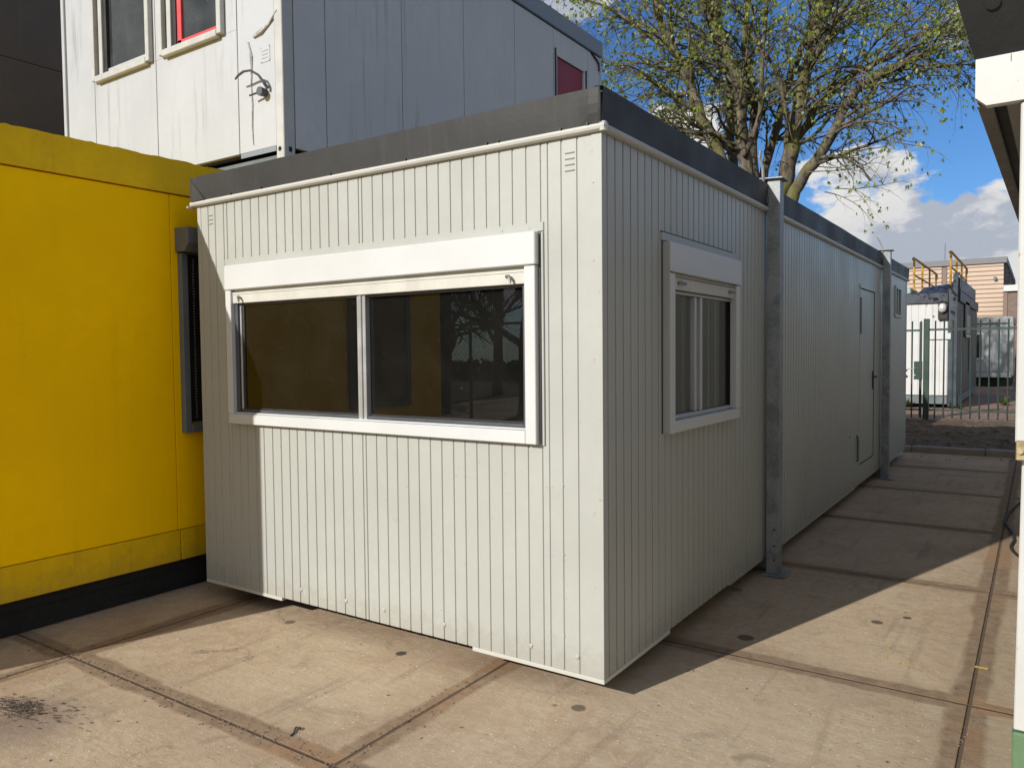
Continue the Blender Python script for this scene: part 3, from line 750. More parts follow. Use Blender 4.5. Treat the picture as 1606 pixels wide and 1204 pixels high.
# side panels
ey = [1.345, 1.70, 2.70, 3.70, 4.70, 5.60, 6.52, 6.86]
c = MB()
for i, (a, b) in enumerate(zip(ey, ey[1:])):
    if i == 5:
        c.box(-3.64, -3.602, a+.005, b-.005, 5.475, 5.80, .003); c.box(-3.64, -3.602, a+.005, a+.09, 3.38, 5.47); c.box(-3.64,-3.602,b-.12,b-.005,3.38,5.47)
    else: c.box(-3.64, -3.602, a+.005, b-.005, 3.38, 5.80, .003)
c.build('side_wall', M['whiteside'], uc)
c = MB(); c.box(-3.66, -3.625, 5.695, 6.395, 3.38, 5.47); c.build('side_door', M['red'], uc)
c = MB(); c.box(-3.602, -3.59, 5.63, 5.655, 4.9, 5.56); c.box(-3.602,-3.59,6.45,6.475,4.9,5.5); c.tube([(-3.595,6.60,5.80), (-3.585,6.75,5.74), (-3.585,6.82,5.70), (-3.585,6.83,5.60)], .012, 6); c.each('side_cable', M['black'], uc)
c = MB(); c.box(-7.25, -3.575, FY-.01, 6.93, 5.81, 6.03, .01); c.build('fascia', M['bluegrey'], uc)
c = MB(); c.box(-3.66, -3.6, 6.862, 6.92, 3.3, 5.81, .003); c.box(-7.2,-3.66,6.87,6.92,3.3,5.81); c.box(-7.2,-7.15,1.3,6.87,3.3,5.81); c.build('rear_wall', M['whitewall'], uc)
# broken lamp bracket on the corner panel with sealant marks and a blank riveted plate
c = MB(); c.tube([(-4.13,FY-.09,4.01), (-4.07,FY-.11,4.02), (-3.98,FY-.12,4.035), (-3.90,FY-.11,4.03), (-3.84,FY-.08,3.99), (-3.80,FY-.05,3.92), (-3.79,FY-.02,3.88)], [.008,.010,.011,.010,.010,.014,.016], 8)
c.tube([(-3.845,FY-.005,3.86), (-3.845,FY-.07,3.86)], [.034,.038], 14); c.tube([(-3.86,FY-.06,3.855), (-3.97,FY-.07,3.845)], .009, 8)
c.build('lamp_bracket', M['alu_dark'], uc)
c = MB(); c.tube([(-4.06,FY-.003,4.33), (-4.02,FY-.006,4.20), (-4.03,FY-.004,3.95), (-4.02,FY-.006,3.80), (-4.03,FY-.004,3.6), (-4.02,FY-.004,3.45)], [.010,.014,.006,.007,.008,.004], 6)
c.tube([(-3.98,FY-.004,4.36), (-3.88,FY-.008,4.38), (-3.78,FY-.006,4.42), (-3.66,FY-.024,4.50)], [.016,.024,.012,.004], 6); c.build('sealant_marks', M['caulk'], uc)
c = MB(); c.box(-3.90,-3.78,FY-.004,FY-.001,4.12,4.25); c.build('rating_plate', M['whitewall'], uc)
c = MB()
for (x, z) in ((-3.895,4.125),(-3.785,4.125),(-3.895,4.245),(-3.785,4.245)): c.disc((x,z),.006,FY-.0055)
for k in range(3): c.box(-3.88,-3.80,FY-.0052,FY-.0045,4.15+.03*k,4.155+.03*k)
c.build('plate_print', M['steel'], uc)
# container under it
lc = thing('lower_container', 'ground floor container in shade toned blue grey, hidden under the white upper storey', 'container', (-5.4, 4, 0))
c = MB()
for i in range(12): c.box(-7.1+.28*i, -7.1+.28*i+.272, FY+.03, FY+.06, .2, 3.26, .004)
c.box(-7.1,-3.7,FY+.06,6.8,.05,3.26); c.build('wall', M['bluegrey'], lc)  # blue grey base carries the shade under the upper storey
c = MB(); c.box(-7.15,-3.68,FY+.02,6.85,3.262,3.33,.005); c.build('top_rail', M['grey_frame'], lc)

# ================================================================== DARK BUILDING upper left
db = thing('dark_building', 'dark brown clad building rising behind the yellow container at far left', 'building', (-13, 3, 0))
MB().box(-18, -9.5, -.3, 9, 0, 5.50).build('wall', M['darkwall'], db)
MB().box(-18, -9.5, -.3, 9, 5.53, 9.5).build('upper_wall', M['darkwall'], db)
MB().box(-17.95, -9.53, -.27, 8.97, 5.50, 5.53).build('joint_strip', M['darkline'], db)
MB().box(-18.05, -9.45, -.35, 9.05, 9.5, 9.7).build('parapet', M['bggrey'], db)

# ================================================================== RIGHT CABIN (white post, eave)
rc = thing('white_cabin', 'white cabin at the right edge with green base and overhanging roof', 'cabin', (3.2, 1.4, 0))
RX = 1.583
R = Matrix.Translation((RX, -.1, 0)) @ Matrix.Rotation(-.021, 4, 'Z') @ Matrix.Translation((-RX, .1, 0))
def rb(name, mb, m, par=rc): return mb.xf(R).build(name, M[m], par)
c = MB(); c.box(RX+.004, RX+.10, -.1, -.04, .36, 1.315, .004)
c.v = [(x+.012*(z-.36)/1., y, z) if z > .3 else (x,y,z) for x,y,z in c.v]; rb('corner_post', c, 'postwhite')
c = MB(); c.box(RX-.004, RX+.12, -.125, -.03, 1.325, 2.425, .005); rb('shutter_leaf', c, 'postwhite')
c = MB(); c.box(RX-.001, RX+.03, -.14, -.126, 1.27, 1.335, .003); c.tube([(RX+.012,-.152,1.30), (RX+.012,-.138,1.30)], .008, 8); rb('latch', c, 'clip')
c = MB(); c.box(RX, RX+3.0, -.11, 2.86, .0, .355, .006); rb('base', c, 'greenbase')
c = MB(); c.box(RX+.1, RX+3.0, -.08, 2.85, .36, 2.42); rb('front_wall', c, 'postwhite')
c = MB()
grooved(c, -.035, .85, 2.42, .36, [.05+.12*i for i in range(8)], [], lambda u, z, d: (RX+.05+d, u, z)); grooved(c, 2.35, 2.85, 2.42, .36, [2.4+.12*i for i in range(4)], [], lambda u, z, d: (RX+.05+d, u, z))
c.quad([(RX+.05,.85,.36), (RX+.05,2.35,.36), (RX+.05,2.35,1.02), (RX+.05,.85,1.02)]); c.quad([(RX+.05,.85,1.9), (RX+.05,2.35,1.9), (RX+.05,2.35,2.42), (RX+.05,.85,2.42)])
c.xf(R).build('side_wall', M['trim'], rc, recalc=False)
c = MB(); c.box(RX+.03,RX+.07,.85,.91,1.02,1.9); c.box(RX+.03,RX+.07,2.29,2.35,1.02,1.9); c.box(RX+.03,RX+.07,.91,2.29,1.02,1.08); c.box(RX+.03,RX+.07,.91,2.29,1.84,1.9); c.box(RX+.035,RX+.065,1.56,1.62,1.08,1.84)
wn = c.xf(R).build('window', M['white'], rc)
c = MB(); c.quad([(RX+.055,2.3,1.07), (RX+.055,.9,1.07), (RX+.055,.9,1.85), (RX+.055,2.3,1.85)]); c.xf(R).build('pane', M['glass_dusty'], wn, recalc=False)
c = MB(); c.prism([(1.452,2.462),(1.484,2.432),(4.6,2.432),(4.6,2.586),(1.452,2.586)], 'y', -.13, -.09); rb('roof_beam', c, 'postwhite')
c = MB(); c.box(1.535, 4.6, -.085, 2.86, 2.45, 2.465); rb('soffit', c, 'soffit_grey')
c = MB(); c.box(1.455, 1.500, -.085, 2.88, 2.440, 2.452, .003); c.box(1.455, 1.470, -.085, 2.88, 2.454, 2.60, .002); rb('eave_board', c, 'woodstrip')
c = MB(); c.box(1.47, 4.6, -.085, 2.87, 2.47, 2.62); rb('roof', c, 'fascia')
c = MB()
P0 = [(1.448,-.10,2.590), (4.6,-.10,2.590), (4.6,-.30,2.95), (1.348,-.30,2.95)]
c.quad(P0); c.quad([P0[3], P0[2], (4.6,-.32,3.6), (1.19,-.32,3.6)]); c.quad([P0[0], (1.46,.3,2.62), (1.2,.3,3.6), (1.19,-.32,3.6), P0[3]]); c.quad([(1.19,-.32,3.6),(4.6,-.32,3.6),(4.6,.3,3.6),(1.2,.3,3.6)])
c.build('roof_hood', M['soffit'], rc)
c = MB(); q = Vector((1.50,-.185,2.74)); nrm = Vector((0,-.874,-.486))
c.tube([q, q+nrm*.006], .022, 16); c.build('hood_disc', M['soffit'], rc)  # faint raised disc in the hood's own dark finish
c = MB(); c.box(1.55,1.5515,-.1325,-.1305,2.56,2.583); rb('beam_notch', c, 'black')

gc = thing('grey_container', 'plain grey container in line behind the white cabin, mirrored in the side window', 'container', (3.2, 6.8, 0))
c = MB()
for i in range(26): c.box(1.86, 1.90, 3.35+.27*i, 3.35+.27*i+.262, .2, 2.7, .003)
c.box(1.90, 4.6, 3.3, 10.4, .15, 2.75); c.build('wall', painted('olive_grey_sheet', (.34,.335,.29), .6, .06, 2.), gc)
c = MB(); c.box(1.82, 4.65, 3.28, 10.45, 2.76, 2.92, .01); c.box(1.84, 4.6, 3.3, 10.4, .01, .14); c.build('frame', M['grey_frame'], gc)

# ================================================================== BLACK CABLE, LITTER, HOOK
cb = MB(); pts = []
ctrl = [(1.56,6.9),(1.50,6.48),(1.43,5.9),(1.405,5.36),(1.46,4.95),(1.49,4.6),(1.475,4.3),(1.53,4.02),(1.62,3.9)]
def cr(P, n=8):
    out = []
    for i in range(len(P)-1):
        p0, p1, p2, p3 = P[max(i-1,0)], P[i], P[i+1], P[min(i+2,len(P)-1)]
        for k in range(n):
            t = k/n
            out.append(tuple(.5*((2*b)+(-a+c_)*t+(2*a-5*b+4*c_-d)*t*t+(-a+3*b-3*c_+d)*t**3) for a,b,c_,d in zip(p0,p1,p2,p3)))
    out.append(tuple(P[-1])); return out
cb.tube([(x, y, .014) for x, y in cr(ctrl)], .011, 8)
tag(cb.build('cable', M['rubber'], smooth=True), 'black cable lying in a loop on the concrete beside the right joint', 'cable')
hk = MB(); hk.tube(cr([(-.995,-.985,.004),(-1.0,-.965,.005),(-1.018,-.943,.006),(-1.028,-.928,.007),(-1.012,-.921,.008),(-.998,-.928,.006)], 6), .0035, 8)
tag(hk.build('steel_hook', M['black'], smooth=True), 'small bent dark steel hook lying alone on the sunlit concrete', 'hook')
def shards(n, cx, cy, sx, sy, size, z=.003, thin=.25, seed=1, ang=None):
    r = random.Random(seed); m = MB()
    for _ in range(n):
        x = r.gauss(cx, sx); y = r.gauss(cy, sy); a = r.uniform(0, 6.28) if ang is None else r.gauss(ang, .5); l = size*r.uniform(.4,1.4); w_ = l*thin*r.uniform(.5,1.4)
        ca, sa = math.cos(a), math.sin(a); h = [z+r.uniform(0,size*.25) for _ in range(4)]
        m.quad([(x+ca*l, y+sa*l, h[0]), (x-sa*w_, y+ca*w_, h[1]), (x-ca*l, y-sa*l, h[2]), (x+sa*w_, y-ca*w_, h[3])])
    return m
m = shards(300, -2.27, -1.50, .09, .04, .015, seed=3, thin=.22, ang=.3); m2 = shards(60, -2.08, -1.42, .12, .05, .010, seed=4, thin=.35, ang=.2); m.v, m.f, m.mi = m.v+m2.v, m.f+[tuple(q+len(m.v) for q in f) for f in m2.f], m.mi+m2.mi
tag(m.build('plant_debris', M['husk']), 'heap of dark dry plant shreds on the concrete at lower left', 'debris', kind='stuff')
m = MB(); r = random.Random(11)
for k in range(520):
    x = r.uniform(-3.2, 1.55); y = r.uniform(-2.4, 9.5); 
    if -3.05 < x < .02 and y > -.02: continue
    s_ = r.uniform(.003, .010)*(1.5 if r.random() < .06 else 1); a = r.uniform(0, 6.28); w_ = s_*r.uniform(.3,.8); ca, sa = math.cos(a), math.sin(a); z = .002
    m.quad([(x+ca*s_, y+sa*s_, z+r.uniform(0,.004)), (x-sa*w_, y+ca*w_, z+r.uniform(0,.004)), (x-ca*s_, y-sa*s_, z), (x+sa*w_, y-ca*w_, z)], 0 if r.random() < .45 else 1)
for (cx, cy) in ((1.02,1.45),(1.08,1.30),(.98,1.36)):
    for k in range(7): 
        x, y = r.gauss(cx,.04), r.gauss(cy,.06); s_ = .008; m.quad([(x-s_,y,.003),(x,y-s_*.5,.003),(x+s_,y,.005),(x,y+s_*.5,.004)], 2)
x, y = 1.42, 1.42; m.quad([(x-.03,y-.01,.004),(x+.03,y-.014,.004),(x+.03,y+.01,.006),(x-.03,y+.012,.005)], 2)
tag(m.build('leaf_litter', [M['husk'], M['dryleaf'], painted('yellow_scrap', (.55,.38,.08), .6)], recalc=False), 'scattered crumbs of leaf and grit over the concrete yard', 'litter', kind='stuff')
# pebbles packed into the joints
m = MB(); r = random.Random(5)
def pebble(m, x, y, s_):
    b = len(m.v); h = s_*r.uniform(.4,.8); n = 6
    for k in range(n): a = 6.283*k/n; q = s_*r.uniform(.7,1.2); m.v.append((x+math.cos(a)*q, y+math.sin(a)*q, .001))
    for k in range(n): a = 6.283*k/n+.3; q = s_*.6*r.uniform(.7,1.2); m.v.append((x+math.cos(a)*q, y+math.sin(a)*q, h))
    for k in range(n): m.f.append((b+k, b+(k+1)%n, b+n+(k+1)%n, b+n+k)); m.mi.append(0)
    m.f.append(tuple(b+n+k for k in range(n))); m.mi.append(0)
for k in range(900):
    if r.random() < .5: x = r.uniform(-3.2,-.5) if r.random()<.6 else r.uniform(-.5,1.55); y = -1.05+r.gauss(0,.035)
    else:
        x = r.choice([-2.72,-.66,1.40])+r.gauss(0,.035); y = r.uniform(-2.2, 6) if x > 1 else r.uniform(-2.2,0)
    if -3.05 < x < .02 and y > 0: continue
    pebble(m, x, y, r.uniform(.0022,.0075))
tag(m.build('joint_grit', painted('grit', (.19,.145,.105), .9, .4, 60.)), 'fine grit and pebbles packed along the slab joints', 'grit', kind='stuff')
# lichen lump on the soil etc.
m = MB(); r = random.Random(9)
for k in range(500):
    x = r.uniform(-3, 3); y = r.uniform(9.6, 16.3); s_ = r.uniform(.01,.05) if y > 10.4 else r.uniform(.004,.018); b = len(m.v); pebble(m, x, y, s_)
    dz = .0 if y < 10.4 else .06
    m.v[b:] = [(a, q, z+dz) for a, q, z in m.v[b:]]
tag(m.build('soil_clods', M['soil']), 'loose dark soil clods strewn behind the kerb', 'soil', kind='stuff')

# ================================================================== GREEN FENCE AND GATE
FYY = 16.6
def barfence(name, label, x0, x1, pitch, cat='fence', group=None, start=None, topz=2.24, trail=2.04, brail=.235):
    t = thing(name, label, cat, ((x0+x1)/2, FYY, 0), group)
    m = MB(); x = start if start is not None else x0+pitch
    while x < x1-.02:
        m.tube([(x, FYY, .05), (x, FYY, topz)], .0165, 8); x += pitch
    m.build('bars', M['green'], t)
    MB().box(x0, x1, FYY-.02, FYY+.02, trail-.022, trail+.022).build('top_rail', M['green'], t)
    MB().box(x0, x1, FYY-.02, FYY+.02, brail-.018, brail+.018).build('bottom_rail', M['green'], t)
    return t
f1 = barfence('bar_fence', 'green steel bar fence running right from the wide gate post', -.40, 7.2, .1728, start=-.283)
MB().box(7.2, 7.3, FYY-.04, FYY+.04, .03, 2.3).build('end_post', M['green'], f1)
tp = thing('gate_post', 'wide green square gate post beside the lock box', 'post', (-.455, FYY, 0))
MB().box(-.515, -.400, FYY-.06, FYY+.06, .03, 2.27, .006).build('post', M['green'], tp)
MB().box(-.517, -.398, FYY-.062, FYY+.062, 2.271, 2.285, .003).build('cap', M['green'], tp)
gt = barfence('steel_gate', 'green steel bar gate with lock box standing behind the cabin corner', -3.0, -.545, .181, 'gate', start=-2.98+.06, trail=2.03)
MB().box(-.60, -.548, FYY-.025, FYY+.025, .08, 2.22, .004).build('frame_post', M['green'], gt)
MB().box(-3.05, -3.0, FYY-.025, FYY+.025, .08, 2.22, .004).build('frame_post', M['green'], gt)
MB().box(-.70, -.530, FYY-.072, FYY-.026, .92, 1.33, .005).build('lock_box', M['green'], gt)
m = MB(); m.tube([(-.67,FYY-.075,1.17), (-.67,FYY-.11,1.17), (-.69,FYY-.115,1.17), (-.82,FYY-.115,1.165)], .011, 8); m.build('handle', M['alu'], gt)
m = MB(); m.tube([(-.68,FYY-.071,1.02), (-.68,FYY-.082,1.02)], .018, 10); m.build('keyhole', M['alu'], gt)
f2 = barfence('bar_fence', 'green steel bar fence hidden mostly behind the grey cabin', -9.5, -3.15, .1728)

# ================================================================== BACKGROUND CONTAINER with dark frame
bc = thing('site_container', 'white ribbed container with dark navy frame and lamp behind the green fence', 'container', (-2.6, 24, 0))
BX, BY = -.15, 20.5
m = MB()
m.box(-6.2, -.37, BY+.012, BY+.04, .36, 2.80)
for i in range(34):
    x = -6.2+.172*i; m.prism([(x,BY+.012),(x+.02,BY),(x+.13,BY),(x+.15,BY+.012)], 'z', .36, 2.80)
m.build('front_wall', M['contwhite'], bc)
m = MB(); m.box(-.365, BX, BY-.03, BY+.16, .06, 3.20, .01); cp = m.build('corner_post', M['navy'], bc)
m = MB(); m.box(-.31,-.24,BY-.033,BY-.031,.12,.20); m.disc((-.27, 3.08), .045, BY-.033); m.each('casting_hole', M['black'], cp)
m = MB(); m.box(-6.3, -.37, BY-.02, BY+.14, 2.82, 3.10, .01); m.box(-.149, -.10, BY+.16, 28.0, 2.86, 3.14, .01); m.box(-6.3,-.15,BY+.17,28.0,2.86,3.10); m.build('top_rail', M['navy'], bc)
m = MB(); m.box(-6.3, -.37, BY-.02, BY+.14, .12, .34, .01); m.box(-.17,-.13,BY+.16,28,.12,.34); m.build('bottom_rail', M['grey_frame'], bc)
m = MB()
m.box(-.30, -.16, BY+.17, 28, .35, 2.85)
for i in range(44): y = BY+.2+.172*i; m.box(-.159, -.15, y, y+.12, .35, 2.85)
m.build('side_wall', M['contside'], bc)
m = MB(); m.box(-6.2,-.35,27.9,28,.3,2.9); m.box(-6.2,-6.1,BY+.2,27.9,.3,2.9); m.build('rear_wall', M['contwhite'], bc)
m = MB(); m.box(-.13,-.10,22.5,24.0,2.0,2.95,.005); wn = m.build('window', M['contside'], bc)
m = MB()
for k in range(9): m.box(-.099,-.075,22.6,23.9,2.05+.06*k,2.085+.06*k)
m.box(-.099,-.07,22.55,23.95,1.93,2.0,.004); m.build('louvres', M['contwhite'], wn)
m = MB(); m.box(-.149,-.11,24.4,25.1,.9,2.2,.005); m.build('side_door', M['grey_frame'], bc)
m = MB(); m.box(-.60,-.37,BY-.10,BY-.005,2.38,2.86,.01); lb = m.build('lamp_bracket', M['black'], bc)
m = MB(); m.tube([(-.49,BY-.16,2.80),(-.49,BY-.16,2.76),(-.49,BY-.16,2.68),(-.49,BY-.16,2.60),(-.49,BY-.16,2.56)], [.05,.085,.10,.08,.03], 14); m.build('lamp_globe', M['bulb'], lb)
m = MB(); m.box(-.83,-.30,BY-.045,BY-.035,1.86,2.02); m.build('blank_plate', M['white'], bc)
m = MB(); m.disc((-1.35,1.03), .025, BY-.015); m.disc((-1.35,.86), .035, BY-.015); m.build('socket_holes', M['black'], bc)
m = MB()
m.box(-6.1,-.2,BY+.3,27.8,.0,.11); m.build('foot_beams', M['blackbase'], bc)
# wrapped roof kit
tp = MB(); nx, ny = 40, 30
for j in range(ny+1):
    for i in range(nx+1):
        u, v_ = i/nx, j/ny; x = -1.15+.98*u; y = 20.75+5.2*v_
        e = min(1, min(u, 1-u, v_, 1-v_)*9)
        z = 3.12+e*(.16+.16*u+.03*mnoise.noise(Vector((x*5,y*2,0)))+.03*mnoise.noise(Vector((x*14,y*6,2))))
        tp.v.append((x,y,z))
for j in range(ny):
    for i in range(nx): a = j*(nx+1)+i; tp.f.append((a,a+1,a+nx+2,a+nx+1)); tp.mi.append(0)
tag(tp.build('wrapped_roof_pack', M['tarp'], smooth=True), 'pack wrapped in crinkled dark film on the navy container roof', 'tarpaulin')
m = MB(); m.box(-.28,-.16,20.7,20.82,3.12,3.60,.01); m.box(-.24,-.10,20.83,26.5,3.15,3.50,.01); m.box(-.24,-.13,20.7,20.82,3.605,3.64,.004)
tag(m.build('roof_rack', M['navy']), 'dark blue steel rack along the container roof edge', 'rack')
m = MB(); m.box(-2.2,-1.30,20.8,22.2,3.11,3.30,.03)
tag(m.build('roof_sheet', painted('pale_green_sheet', (.30,.38,.34), .5, .2, 6.)), 'pale green folded sheet lying at left on the container roof', 'sheet')
def guardrail(x, y0, y1, z0, z1, label):
    t = thing('guard_rail', label, 'guard rail', (x, (y0+y1)/2, z0), 'ochre guard rails on the container roof')
    n = 4
    for k in range(n):
        y = y0+(y1-y0)*k/(n-1)
        MB().tube([(x,y,z0),(x,y,z1)], .028, 8).build('post', M['railyel'], t)
    m = MB(); m.tube([(x,y0-.25,z1-.02),(x,y0-.12,z1+.03),(x,y0,z1+.03),(x,y1,z1+.03),(x,y1+.25,z1),(x,y1+.28,z1-.15)], .032, 8); m.build('top_rail', M['railyel'], t)
    m = MB(); m.tube([(x,y0,(z0+z1)/2+.05),(x,y1,(z0+z1)/2+.05)], .024, 8); m.build('mid_rail', M['railyel'], t)
guardrail(-1.30, 21.4, 27.0, 3.15, 4.12, 'left ochre guard rail on the dark framed container roof')
guardrail(-.38, 21.2, 26.6, 3.35, 4.22, 'right ochre guard rail above the blue rack, nearer the building corner')

# ================================================================== SECOND BACKGROUND CONTAINER + steps
b2 = thing('small_container', 'smaller shaded white container behind the fence with a black window', 'container', (.2, 35, 0))
m = MB(); m.box(-2.4,.72,34.0,34.06,.62,2.58)
for i in range(16): x = -2.4+.19*i; m.box(x, x+.15, 33.985, 34.0, .62, 2.58)
m.box(.66,.72,34.06,39,.62,2.58); m.box(-2.4,-2.34,34.06,39,.62,2.58); m.box(-2.34,.66,38.9,39,.62,2.58); m.build('wall', painted('shaded_grey_sheet', (.33,.35,.36), .5, .05, 2.), b2)  # white sheet, with the tree shade put into this grey base
m = MB(); m.box(-2.45,.78,33.9,39.1,2.60,2.86,.01); m.box(.60,.79,33.93,33.98,.5,2.60); m.box(-2.4,.75,33.95,39,.40,.60,.01); m.build('frame', painted('shaded_pale_frame', (.34,.35,.35), .5), b2)  # frame colour darkened for the same tree shade
m = MB(); m.box(-.60,-.22,33.94,33.98,1.12,2.2,.005); wn = m.build('window', M['white'], b2)
m = MB(); m.box(-.62,-.30,33.93,33.939,1.2,2.16); m.build('pane', M['black'], wn)
m = MB(); m.box(-2.3,.7,34.1,38.9,.0,.4); m.build('foot_beams', M['blackbase'], b2)
st = thing('steel_steps', 'dark steel steps with handrail at right behind the fence', 'steps', (1.4, 31, 0))
m = MB()
for k in range(5): m.box(.98, 1.9, 30+.28*k, 30.25+.28*k, .12+.19*k, .15+.19*k)
m.box(.96,.99,30,31.5,.1,1.0); m.build('treads', M['navy'], st)
m = MB()
for y in (30, 30.75, 31.5): m.tube([(.95,y,.05),(.95,y,1.25+.12*(y-30))], .025, 8)
m.tube([(.95,29.9,1.22),(.95,31.6,1.42)], .028, 8); m.tube([(.95,29.9,.72),(.95,31.6,.9)], .02, 8)
m.tube([(1.3,29.8,1.25),(1.9,30.2,2.0)], .03, 8); m.tube([(1.3,29.8,1.1),(1.9,30.2,1.85)], .03, 8); m.build('handrail', M['grey_frame'], st)

# ================================================================== INDUSTRIAL BUILDING + BRICK BUILDING
ib = thing('industrial_building', 'beige horizontally clad industrial building with grey parapet in the distance', 'building', (-8, 55, 0))
m = MB(); prof = []
z = .2
while z < 5.95:
    prof += [(45.0, z), (44.93, z+.05), (44.93, z+.13), (45.0, z+.18)]; z += .235
prof += [(45.0, 6.0), (45.3, 6.0), (45.3, .2)]
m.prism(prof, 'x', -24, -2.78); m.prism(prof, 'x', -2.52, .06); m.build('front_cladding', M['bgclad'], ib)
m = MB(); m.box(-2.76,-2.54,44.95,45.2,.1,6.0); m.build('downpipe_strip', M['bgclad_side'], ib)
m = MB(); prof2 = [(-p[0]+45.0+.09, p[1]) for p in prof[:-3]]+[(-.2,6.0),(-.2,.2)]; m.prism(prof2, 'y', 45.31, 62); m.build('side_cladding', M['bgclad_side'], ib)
m = MB(); m.box(.17,.20,50,50.2,.1,6.); m.box(.17,.20,56,56.2,.1,6.); m.build('side_posts', M['bggrey'], ib)
m = MB(); m.box(-24.2,.22,44.85,62.2,6.01,6.33,.02); m.build('parapet', M['bggrey'], ib)
m = MB(); m.box(-.38,-.26,44.75,44.92,5.15,5.32); m.build('wall_lamp', M['bggrey'], ib)
m = MB(); m.tube([(-2.9,48,6.3),(-2.9,48,7.6)], .025, 5); m.build('aerial', M['bggrey'], ib)
bb = thing('brick_building', 'low brown brick building with white roof edge at far right', 'building', (3, 48, 0))
m = MB(); m.box(.28, 9, 44.0, 44.9, .1, 4.45); m.build('wall', M['brickwall'], bb)
m = MB(); m.box(.10, 9, 43.85, 44.9, 4.46, 4.78, .01); m.build('roof_edge', M['white'], bb)
m = MB(); m.box(.10,.275,43.95,44.1,.1,4.45); m.build('dark_strip', M['bgclad_side'], bb)

# ================================================================== WEEDS
def weed(x, y, s_, seed, label):
    r = random.Random(seed); m = MB()
    for k in range(46):
        a = r.uniform(0,6.28); l = s_*r.uniform(.5,1.1); e = r.uniform(.4,1.3); w_ = s_*.05
        p = Vector((x,y,.02)); d = Vector((math.cos(a)*math.cos(e), math.sin(a)*math.cos(e), math.sin(e)))
        sd = Vector((-math.sin(a), math.cos(a), 0))*w_; q = p+d*l*.6; e2 = p+d*l+Vector((0,0,-l*.15))
        m.quad([p-sd*.4, p+sd*.4, q+sd, q-sd]); m.quad([q-sd, q+sd, e2])
    return tag(m.build('weed', M['weed'], recalc=False), label, 'weed', 'weeds growing behind the fence')
weed(.90, 22.1, .38, 1, 'larger leafy weed on the brick paving near the steps')
weed(-.05, 20.3, .22, 2, 'small weed tuft at the foot of the navy container post')
weed(-1.32, 20.3, .35, 3, 'weed stalk beside the grey cabin corner behind the gate')

# ================================================================== CHESTNUT TREE
def rnd_perp(r, d):
    v_ = Vector((r.uniform(-1,1), r.uniform(-1,1), r.uniform(-1,1))); v_ = v_-d*v_.dot(d)
    return v_.normalized() if v_.length > 1e-4 else d.orthogonal().normalized()
class Tree:
    def __init__(s, seed): s.r = random.Random(seed); s.wood = MB(); s.twig = MB(); s.tips = []
    def limb(s, pts, r0, r1, n=10, knob=.10):
        P = cr([tuple(p) for p in pts], 5); N = len(P); ph = s.r.uniform(0, 50)
        P = [Vector(p)+Vector((mnoise.noise(Vector((i*.35, ph, 0))), mnoise.noise(Vector((i*.35, ph, 5))), mnoise.noise(Vector((i*.35, ph, 9)))))*r0*.45 for i, p in enumerate(P)]
        R_ = [(r0+(r1-r0)*(i/(N-1)))*(1+knob*mnoise.noise(Vector((i*.9, ph, 3)))) for i in range(N)]
        s.wood.tube(P, R_, n); return P, R_
    def branch(s, p, d, length, rad, lvl, maxl, droop, spread=.62):
        r = s.r; n = max(4, int(length/.16)); step = length/n; pts = [p.copy()]; d = d.normalized()
        side = rnd_perp(r, d)
        for i in range(n):
            t = i/n
            j = rnd_perp(r, d)*.20
            grav = Vector((0,0,-1))*droop*t*t*(.9 if lvl >= 1 else .35) + Vector((0,0,1))*.10*(1-t)*(1 if lvl < 2 else 0)
            if lvl >= 2: grav += Vector((0,0,.20))*(1 if t > .75 else 0)
            d = (d+j+grav*step*3.).normalized(); pts.append(pts[-1]+d*step)
        rads = [rad*(1-.72*i/n) for i in range(n+1)]
        tgt = s.wood if rad > .018 else s.twig
        tgt.tube(pts, rads, 6 if rad > .018 else 4 if rad > .008 else 3, cap=False)
        if lvl >= maxl:
            s.tips.append((pts[-1], d)); 
            if length > .35 and r.random() < .6: s.tips.append((pts[int(n*.55)], rnd_perp(r, d)))
            return
        k = {0: 6, 1: 6, 2: 5}.get(lvl, 3); k = max(2, int(k*min(1.5, length/1.2)))
        for q in range(k):
            t = .22+.74*(q+r.random()*.7)/k; i = min(n, int(t*n)); dd = (pts[min(i+1,n)]-pts[max(i-1,0)]).normalized()
            nd = (dd*.75+rnd_perp(r, dd)*spread*r.uniform(.8,1.5)).normalized()
            s.branch(pts[i], nd, length*r.uniform(.36,.62)*(1.05-.35*t), rads[i]*.62, lvl+1, maxl, droop*1.15)
        s.tips.append((pts[-1], d))
def palmate(m, p, d, r, size, mi=0):
    """drooping five-finger young leaf"""
    down = Vector((0,0,-1)); ax = (d*.30+down*.95+rnd_perp(r, d)*.40).normalized(); pv = rnd_perp(r, ax)
    stem = p+d*size*.25
    n = r.choice((4,5,5))
    for k in range(n):
        a = (k-(n-1)/2)*.33; w = ax.cross(pv)
        dirn = (ax*math.cos(a)+pv*math.sin(a)+w*r.uniform(-.3,.3)).normalized(); l = size*(1-.12*abs(k-(n-1)/2))*r.uniform(.8,1.1)
        sd = dirn.cross(w).normalized()*l*.125
        a0 = stem; b0 = stem+dirn*l*.55; c0 = stem+dirn*l+down*l*.12
        b = len(m.v); m.v += [tuple(a0), tuple(b0+sd), tuple(c0), tuple(b0-sd)]; m.f.append((b,b+1,b+2,b+3)); m.mi.append(mi)
T1 = Tree(21)
base = Vector((-2.75, 12.2, 0))
L1=[(-3.17,11.4,4.25),(-3.46,11.4,5.39),(-3.7,11.4,5.83),(-3.94,11.4,6.45),(-4.12,11.4,7.05),(-4.37,11.4,7.57),(-4.63,11.4,8.16),(-4.9,11.4,9.2),(-5.2,11.3,10.2)]
